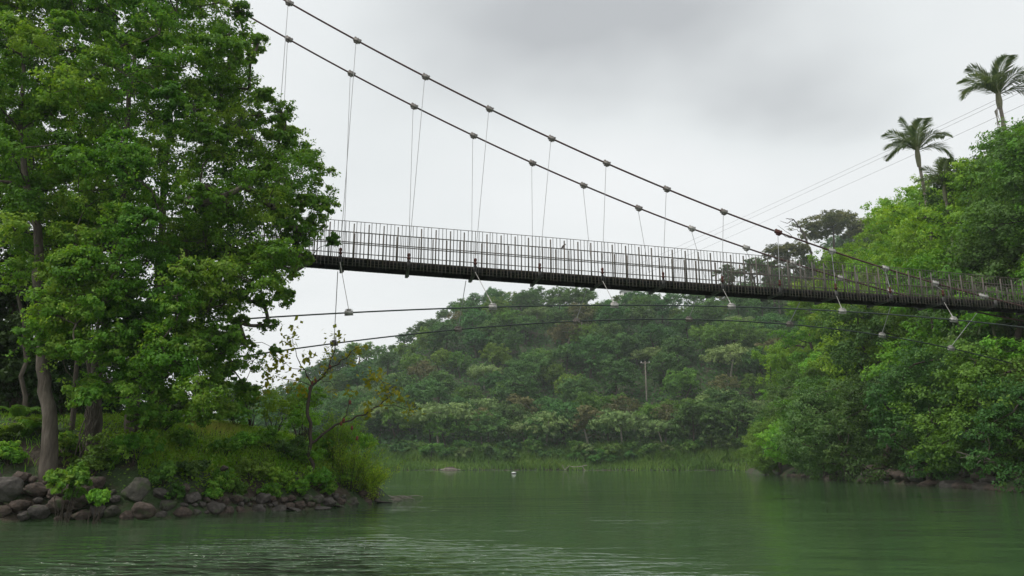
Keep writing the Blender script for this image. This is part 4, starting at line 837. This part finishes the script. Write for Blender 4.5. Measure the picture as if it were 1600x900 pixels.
# small sparse tree with big yellowish leaves
YT = 28.0; b0 = gp(486, YT, -.1); A = lambda px, py: at(px, py, YT) - b0
mb = MB(); tube(mb, wig([(0, 0, 0), A(486, 690), A(481, 650), A(483, 622), A(487, 603)], 3), np.linspace(.075, .05, 13), 7)
for pts, r0 in [([(485, 693), (510, 674), (535, 660), (570, 648), (592, 634), (612, 616)], .05), ([(487, 603), (500, 592), (511, 578), (518, 556), (523, 525)], .045), ([(511, 578), (530, 570), (548, 556), (562, 545)], .025), ([(487, 603), (476, 578), (462, 556), (455, 528)], .025),
                ([(535, 660), (541, 640), (547, 615)], .025), ([(487, 603), (470, 596), (445, 592), (425, 585)], .02), ([(592, 634), (615, 632), (640, 640)], .018), ([(476, 578), (455, 575), (437, 562)], .015), ([(612, 616), (600, 600), (590, 588)], .015), ([(500, 592), (520, 600), (526, 612)], .012)]:
    P = wig([A(*p_) for p_ in pts], 3); P[:, 1] += np.linspace(0, rng.uniform(-.5, .5), len(P)); tube(mb, P, np.linspace(r0, r0 * .4, len(P)), 6)
t = empty('sparse_tree', tuple(b0), 'small nearly bare forked tree with a few big yellowish leaves at the bank\'s end', 'tree'); mb.build('trunk', M['bark_dark'], t, True)
mc = MB()
for px, py, rp, nlf in [(452, 528, 20, 26), (437, 560, 18, 24), (425, 583, 20, 26), (410, 605, 16, 16), (455, 598, 20, 22), (478, 560, 14, 14), (523, 525, 16, 18), (515, 552, 12, 12), (560, 545, 14, 12), (545, 560, 14, 12), (505, 580, 14, 14), (590, 588, 18, 22), (575, 597, 12, 12), (612, 612, 18, 24), (600, 625, 14, 14), (640, 640, 16, 18), (625, 622, 14, 14),
                        (547, 612, 10, 8), (521, 612, 8, 6), (470, 610, 14, 12), (575, 640, 10, 8)]:
    n = int(nlf * 1.9); P = np.array([A(px, py) + rng.normal(size=3) * rp * YT / FPX * .5 for _ in range(n)])
    leaf_quads(mc, P, rng.normal(size=(n, 3)) * .7 + np.array([0, -.4, .7]), .19, .6, np.clip(.45 + rng.normal(size=n) * .28, 0, 1))
mc.build('leaves', M['leaf_yellow'], t)
mp_ = MB()
for px, py in [(488, 598), (484, 606), (493, 594), (537, 656), (533, 661), (547, 628), (558, 684), (550, 668), (516, 573)]:
    P = A(px, py); tube(mp_, [P + UP * .07, P + UP * .03, P - UP * .05, P - UP * .1], [.01, .05, .055, .012], 6)
mp_.build('seed_pods', M['pod'], t)

# ------------------------------------------------------------------ rocks
reseed(56)
def ico(sub=3):
    import bmesh
    bm = bmesh.new(); bmesh.ops.create_icosphere(bm, subdivisions=sub, radius=1); V = np.array([v.co[:] for v in bm.verts]); Fc = np.array([[v.index for v in f.verts] for f in bm.faces]); bm.free(); return V, Fc
IV, IF = ico(4)
def rock_mesh(seed, rough=0.25, cut=9):
    r = np.random.default_rng(seed); V = IV.copy()
    for _ in range(cut):
        n_ = unit(r.normal(size=3)); dd = r.uniform(.6, .88); s_ = V @ n_; V = V - np.outer(np.maximum(s_ - dd, 0) * .85, n_)
    o = r.uniform(0, 50, 3)
    V = np.array([v * (1 + rough * mnoise.noise(Vector(v * 1.3 + o)) + .10 * mnoise.noise(Vector(v * 4 + o)) + .04 * mnoise.noise(Vector(v * 10 + o))) for v in V])
    mb = MB(); mb.add(V, IF); return mb
ROCKS = [rock_mesh(500 + k) for k in range(7)]; RM = {}
for k in range(7):
    for m in ('rock_grey', 'rock_brown', 'rock_moss'): RM[(k, m)] = ROCKS[k].mesh('rock', M[m], True)
def rock(px, py, rp, Y, mat, label, flat=.75, wide=1.1, name='boulder', group='boulders along the left waterline', cat='rock'):
    p = at(px, py, Y); R = rp * Y / FPX; k = int(rng.integers(7)); o = bpy.data.objects.new(name, RM[(k, mat)]); COL.objects.link(o); o.location = p
    o.scale = (R * wide, R * rng.uniform(.8, 1.1), R * flat); o.rotation_euler = (rng.uniform(-.3, .3), rng.uniform(-.3, .3), rng.uniform(0, 6.28)); return setp(o, label, cat, group)
RW = [(0, 'at the left edge'), (70, 'below the ferns'), (125, 'under the spilling bright shrub'), (185, 'left of the largest boulder'), (245, 'beside the largest boulder'), (320, 'below the dark creepers'), (400, 'at the middle of the stone row'), (470, 'under the grassy slope\'s right half'), (540, 'near the end of the bank'), (620, 'at the bank\'s tip')]
def rwhere(px):
    for a, b in RW[1:]:
        if px < a: return RW[[x for x, _ in RW].index(a) - 1][1]
    return RW[-1][1]
rock(215, 766, 21, 21.6, 'rock_moss', 'largest rounded boulder, tall and mossy, above the waterline', 1.05, .95)
rock(225, 797, 16, 21.3, 'rock_brown', 'round brown boulder at the water below the largest one', .85, 1.1)
rock(10, 762, 20, 20.6, 'rock_grey', 'big pale grey boulder at the left edge', 1.0, 1.15)
rock(130, 768, 21, 21.6, 'rock_brown', 'broad dark boulder behind the bright shrub', 1.0, 1.1)
shore_y = lambda px: float(np.interp(px, [-60, 0, 200, 300, 400, 500, 587], [818, 815, 811, 807, 799, 795, 785]))
placed = []
def try_rock(px, py, rp, mat, flat=.75, wide=1.1, gap=.72):
    rp *= .84 if px < 260 else .95
    for a, b, c in placed:
        if math.hypot(px - a, (py - b) * 1.2) < (rp + c) * gap: return
    placed.append((px, py, rp)); sy = shore_y(px); w = onwater(px, sy); Y = w[1] + max(0, (sy - py)) * .011
    size = 'large' if rp > 19 else 'medium' if rp > 12 else 'small'; colr = {'rock_grey': 'grey', 'rock_brown': 'brown', 'rock_moss': 'mossy'}[mat]
    lv = 'at the water' if py > sy - 14 else 'in the second tier' if py > sy - 34 else 'high on the bank'
    rock(px, py, rp, Y, mat, f'{size} {colr} boulder {lv} {rwhere(px)}', flat, wide)
for px, py, rp in [(60, 800, 20), (30, 790, 17), (95, 790, 22), (55, 765, 20), (5, 800, 18), (130, 805, 16), (175, 800, 18), (85, 750, 16), (285, 802, 14), (262, 790, 14), (335, 793, 15), (400, 799, 16), (437, 797, 12), (512, 786, 13), (548, 786, 13), (572, 786, 12), (470, 790, 10), (395, 785, 13), (300, 778, 12), (330, 815, 6), (288, 763, 11), (35, 745, 15), (110, 740, 12)]:
    try_rock(px, py, rp, str(rng.choice(['rock_grey', 'rock_brown', 'rock_moss'], p=[.4, .45, .15])))
for _ in range(1500):
    px = rng.uniform(-50, 590); sy = shore_y(px); hh = float(np.interp(px, [0, 200, 300, 450, 590], [70, 50, 24, 18, 12])); v = rng.random(); py = sy - 2 - hh * v; rp = rng.uniform(6, 19) * (1 if px < 280 else .72)
    if math.hypot(px - 215, py - 770) < 36 or math.hypot(px - 225, py - 798) < 20: continue
    try_rock(px, py, rp, str(rng.choice(['rock_grey', 'rock_brown', 'rock_moss'], p=[.35, .45, .2])), rng.uniform(.7, .95), 1.1, .8)
for px, py, rp, lab in [(503, 795, 14, 'flat pale slab lying at the water near the bank\'s end'), (460, 797, 11, 'thin flat slab at the water left of the pale one'), (532, 793, 9, 'small flat slab between two brown boulders'), (598, 786, 10, 'low dark slab just off the bank\'s tip')]:
    sy = shore_y(px); w = onwater(px, sy + 1); rock(px, py - 1, rp, w[1], 'rock_grey', lab, .22, 1.5, 'flat_stone', 'flat stones at the waterline')
for px, py, r in [(350, 632 + 100, 7), (300, 736, 8)]:
    rock(px, py, r, 24.4, 'rock_brown', 'small brown stone poking out of the creepers' + (' higher up' if px > 320 else ' lower down'), .6, 1.3)
# stones of the right bank
reseed(84)
for j in range(130):
    px = rng.uniform(1240, 1640); sy = float(np.interp(px, [1190, 1250, 1300, 1350, 1450, 1600, 1700], [741, 745, 749, 753, 758, 768, 774])); w = onwater(px, sy); d = rng.uniform(-.5, 1.5)
    x, y = w[0] + d, w[1] + d * .2; R = rng.uniform(.18, .6) * (1.1 - d * .2); k = int(rng.integers(7)); o = bpy.data.objects.new('stone', RM[(k, 'rock_brown' if rng.random() < .7 else 'rock_grey')]); COL.objects.link(o)
    o.location = (x, y, max(H(x, y), -.1) + R * .2); o.scale = (R * 1.3, R, R * .65); o.rotation_euler = (0, 0, rng.uniform(0, 6))
    setp(o, ('brown stone ' if 'brown' in o.data.materials[0].name else 'grey stone ') + ('at the water ' if d < .8 else 'on the bare earth ') + ('near the right bank\'s point' if px < 1320 else 'under the dark overhanging leaves' if px < 1420 else 'left of the pale fallen branch' if px < 1510 else 'below the pale fallen branch' if px < 1570 else 'at the photo\'s right edge'), 'stone', 'stones along the right waterline')
mb = MB(); Q = lambda px, py: at(px, py, 44.5); tube(mb, wig([Q(1495, 706), Q(1515, 712), Q(1540, 716), Q(1562, 728)]), np.linspace(.03, .08, 13), 6)
for a, b in [((1515, 712), (1500, 716)), ((1528, 714), (1545, 705)), ((1540, 716), (1520, 726))]: tube(mb, wig([Q(*a), Q(*b)]), np.linspace(.035, .012, 5), 5)
setp(mb.build('fallen_branch', M['driftwood'], smooth=True), 'pale bare fallen branch sticking out of the right bank leaves', 'branch')
mb = MB(); w = onwater(1583, 764); tube(mb, wig([w + np.array([.3, .3, .6]), w + np.array([-.1, -.2, .05])]), [.05] * 5, 6); setp(mb.build('fallen_branch', M['driftwood'], smooth=True), 'short pale stick slanting into the water at the right edge', 'branch')

# floating debris off the tip, pale twigs
for k in range(12):
    w = onwater(605 + rng.uniform(0, 42), 779 + rng.uniform(-3, 6)); a = rng.uniform(-.4, .4); L = rng.uniform(.12, .45); dx = np.array([math.cos(a), math.sin(a), 0]) * L; mb = MB(); tube(mb, wig([-dx + UP * .01, np.array([0, 0, .05]), dx + UP * .01], 2), [.012, .02, .022, .02, .01], 5)
    o = mb.build('floating_twig', M['driftwood']); o.location = w; setp(o, 'pale twig floating just off the tip of the left bank', 'twig', 'twigs floating off the bank\'s tip')
# far float
w = onwater(803, 740); o_ = empty('float', tuple(w), 'small white topped float on the open water before the far bank', 'float')
mb = MB(); tube(mb, [(0, 0, -.1), (0, 0, .0), (0, 0, .18), (0, 0, .2)], [.2, .36, .36, .3], 12); mb.build('hull', M['dark_plastic'], o_)
mb = MB(); tube(mb, [(0, 0, .2), (0, 0, .3), (0, 0, .4), (0, 0, .44)], [.33, .32, .2, .06], 12); mb.build('cap', M['plastic_white'], o_); o_.scale = (1, 1, .55)
# far shore oddments
def far_earth(px0, px1, h, mat, name, label, cat, kind=None):
    mb = MB(); w0, w1 = onwater(px0, 735.2), onwater(px1, 735.2); n = 12; V = []
    for i_ in range(n + 1):
        t_ = i_ / n; x = w0[0] + (w1[0] - w0[0]) * t_; hh = h * math.sin(math.pi * min(max(t_, .04), .96)) ** .6 * rng.uniform(.8, 1.1); V += [(x, 155.2, -.2), (x, 156.0, hh * .7), (x, 157.3, hh), (x, 159.5, -.3 + 0 * hh)]
    F_ = [[4 * i_ + j, 4 * i_ + 4 + j, 4 * i_ + 5 + j, 4 * i_ + 1 + j] for i_ in range(n) for j in range(3)]; mb.add(V, F_); return setp(mb.build(name, M[mat], smooth=True), label, cat, kind=kind)
far_earth(690, 714, .8, 'rock_brown', 'earth_bank', 'bare reddish brown patch of earth at the far waterline', 'earth', 'structure')
mb = MB(); tube(mb, [(-2.1, 0, .2), (-.8, 0, .28), (.6, 0, .25), (2.0, 0, .15)], [.1, .14, .12, .06], 6); o = mb.build('driftwood_log', M['driftwood']); o.location = (onwater(707, 735)[0], 154.6, 0); setp(o, 'pale log lying along the water under the reddish earth patch', 'log')
mb = MB()
for a, b in [((-2.4, 0, 1.2), (-1.8, 0, .2)), ((-1.8, 0, .2), (-1.0, 0, 1.0)), ((-1.0, 0, 1.0), (1.6, 0, .9)), ((1.6, 0, .9), (2.2, 0, .1)), ((1.6, 0, .9), (2.6, .2, 1.1))]: tube(mb, wig([a, b], 3), .07, 6)
o = mb.build('driftwood_tangle', M['driftwood']); o.location = (onwater(896, 735)[0], 156.2, -.1); setp(o, 'arched pale driftwood tangle against the dark far waterline', 'driftwood')

# utility pole on the hill
hit = march(1008, 622, 1.0, 150); px_, py_, pz_ = (hit if hit else (31, 190, 25)); top = at(1008, 564, py_); x_ = top[0]; Hh = top[2]; hb = H(x_, py_) - .5
o_ = empty('utility_pole', (x_, py_, hb), 'pale tall pole rising above the trees of the far hill', 'pole'); mb = MB(); tube(mb, [(0, 0, 0), (0, 0, Hh - hb)], [.2, .15], 8); mb.build('post', M['bark_pale'], o_)
mb = MB(); beam(mb, (-1.2, 0, Hh - hb - .5), (1.2, 0, Hh - hb - .5), UP, .16, .16); mb.build('crossarm', M['bark_pale'], o_)
for a in (-1, 0, 1): mb = MB(); tube(mb, [(a, 0, Hh - hb - .4), (a, 0, Hh - hb - .1)], [.1, .06], 6); mb.build('insulator', M['plastic_white'], o_)
# small white house below the deck line
hx, hy, _z = at(981, 455, 262); hz = H(hx, hy); zt = at(981, 452, 262)[2]; hz = min(hz, zt - 4.2)
o_ = empty('house', (hx, hy, hz), 'tiny white house near the hilltop just under the bridge deck', 'house'); Hh = zt - hz
mb = MB(); obox(mb, (0, 0, Hh / 2 - .5), ((1, 0, 0), (0, 1, 0), (0, 0, 1)), (2.4, 2.0, Hh / 2 - .5)); mb.build('wall', M['white_wall'], o_)
mb = MB(); mb.add([(-2.8, -2.4, Hh - 1), (2.8, -2.4, Hh - 1), (2.8, 2.4, Hh - 1), (-2.8, 2.4, Hh - 1), (-2.8, 0, Hh + .3), (2.8, 0, Hh + .3)], [[0, 1, 5, 4], [2, 3, 4, 5], [0, 3, 2, 1]]); mb.add([(-2.8, -2.4, Hh - 1), (-2.8, 0, Hh + .3), (-2.8, 2.4, Hh - 1), (2.8, -2.4, Hh - 1), (2.8, 2.4, Hh - 1), (2.8, 0, Hh + .3)], [[0, 1, 2], [3, 4, 5]]); mb.build('roof', M['tin'], o_)
for a in (-1.2, 1.2): mb = MB(); obox(mb, (a, -2.02, Hh - 2.1), ((1, 0, 0), (0, 1, 0), (0, 0, 1)), (.5, .03, .5)); mb.build('window', M['glass'], o_)

# ------------------------------------------------------------------ palms
reseed(57)
def frond_mesh(seed, L, droop):
    r = np.random.default_rng(seed); mb = MB(); n = 64; u = np.linspace(0, 1, n); zc = np.sin(u * 1.2) * L * .5 - droop * L * u ** 2.4; P = np.stack([L * (u - .14 * u ** 2.5), 0 * u, zc], 1)
    tube(mb, P[::3], np.linspace(.05, .012, len(P[::3])), 5, tone=.7)
    for i_ in range(4, n - 1):
        T = unit(P[i_ + 1] - P[i_]); ll = L * .36 * math.sin(math.pi * min(1, u[i_] * .93 + .07)) ** .6
        for sg in (-1, 1):
            d = unit(T * .75 + np.array([0, sg, 0]) * .8 + UP * r.uniform(-.25, .2)); e = P[i_] + d * ll - UP * ll * .12; w = unit(np.cross(d, [0, 0, 1])) * .036; m_ = P[i_] + d * ll * .5
            mb.add([P[i_], m_ + w, e, m_ - w], [[0, 1, 2, 3]], np.clip(.4 + .25 * r.normal(), 0, 1))
    return mb.mesh('frond', M['frond'])
FR = [frond_mesh(600 + k, 3.3, d) for k, d in enumerate((.05, .22, .42, .66))]
def palm(px, py, Y, px0, py0, label, sc, specs, dead=False):
    top = at(px, py, Y); b2 = at(px0, py0, Y); gz = H(b2[0], b2[1]); d = (b2 - top); k = (top[2] - (gz - .3)) / max(top[2] - b2[2], .1); base = np.array([top[0] + (b2[0] - top[0]) * min(k, 2), Y, min(gz - .3, b2[2])])
    t = empty('palm_tree', tuple(base), label, 'palm tree', 'palms rising from the right bank'); T_ = top - base; L = np.linalg.norm(T_); u = np.linspace(0, 1, 14); mb = MB()
    P = T_[None] * u[:, None] + np.array([1, 0, 0]) * (np.sin(u * math.pi) * .25)[:, None]; tube(mb, P, np.interp(u, [0, .6, .93, 1], [.20, .15, .12, .14]) * sc, 9); mb.build('trunk', M['palm_trunk'], t, True)
    mb = MB(); tube(mb, [T_ * .94, T_ * .97, T_, T_ + UP * .9 * sc, T_ + UP * 1.2 * sc], np.array([.16, .2, .22, .14, .06]) * sc, 9); mb.build('crownshaft', M['crownshaft'], t, True)
    for az, kk, tilt in specs:
        o = child('frond', FR[kk], t, tuple(T_ + UP * .5 * sc)); o.rotation_euler = (0, -math.radians(tilt), math.radians(az)); o.scale = (sc,) * 3
    if dead:
        mb = MB()
        for k in range(5): tube(mb, wig([T_ * .97, T_ * .97 + np.array([-.35 - .06 * k, -.1, -.7]), T_ * .97 + np.array([-.25 - .07 * k, -.1, -2.2 - .3 * rng.random()])], 3), .03, 4)
        mb.build('dead_sheath', M['bark_pale'], t)
palm(1561, 158, 62, 1574, 262, 'taller palm with a long bare trunk at the upper right, fronds against the sky', 1.2, [(180, 2, 20), (188, 3, 2), (165, 1, 38), (90, 2, 55), (5, 0, 52), (15, 1, 35), (350, 2, 14), (345, 3, -8), (270, 2, 45), (120, 2, 25), (230, 3, 10), (300, 3, 20)], True)
palm(1434, 244, 66, 1442, 292, 'shorter palm with a pinkish thin trunk, left of the tall one', 1.1, [(180, 1, 14), (192, 2, -4), (160, 0, 46), (60, 1, 50), (4, 1, 12), (340, 3, -14), (95, 2, 45), (265, 2, 40), (20, 1, 40), (215, 3, 0), (120, 3, 15), (300, 3, 15)])
palm(1476, 300, 60, 1478, 340, 'low palm half hidden among the trees between the tall palms', .8, [(180, 2, 10), (165, 1, 35), (100, 0, 70), (60, 0, 60), (10, 1, 30), (350, 3, 0), (200, 3, -5), (260, 1, 40), (310, 2, 20)])
palm(1552, 512, 48, 1556, 550, 'small drooping palm below the deck near the right edge', .42, [(180, 3, -20), (120, 3, -10), (60, 2, 0), (0, 3, -20), (250, 3, -15), (290, 3, -30), (270, 3, -25), (330, 2, 0)])

# ------------------------------------------------------------------ overhead wires
for k, (pts, lab) in enumerate([(((985, 418), (1150, 345), (1380, 239), (1558, 154), (1700, 88)), 'uppermost of the three thin wires rising to the right'), (((985, 426), (1150, 353), (1380, 245), (1558, 160), (1700, 95)), 'middle of the three thin wires rising to the right'),
                               (((985, 438), (1150, 366), (1426, 243), (1600, 162), (1700, 118)), 'lowest of the three thin wires rising to the right')]):
    mb = MB(); xs_ = [p_[0] for p_ in pts]; P = [at(x, float(np.polyval(np.polyfit(xs_, [p_[1] for p_ in pts], 2), x)), float(np.interp(x, [985, 1700], [262, 95]))) for x in np.linspace(985, 1700, 40)]
    tube(mb, P, .03, 5); setp(mb.build('power_line', M['power']), lab, 'power line', 'thin wires crossing above the right bank')

# ------------------------------------------------------------------ haze
HAZE = 0.00032
mb = MB(); obox(mb, (0, 230, 62), ((1, 0, 0), (0, 1, 0), (0, 0, 1)), (460, 300, 66)); m, nt, out = newmat('haze'); v = nt.nodes.new('ShaderNodeVolumePrincipled')
v.inputs['Color'].default_value = (0.90, 0.95, 0.98, 1); v.inputs['Density'].default_value = HAZE; v.inputs['Anisotropy'].default_value = 0.2; nt.links.new(v.outputs[0], out.inputs['Volume'])
setp(mb.build('haze', m), 'thin pale haze filling the river valley', 'haze', kind='stuff')
print('placed', n_r, 'right', len(spots), 'far', len(placed), 'rocks')
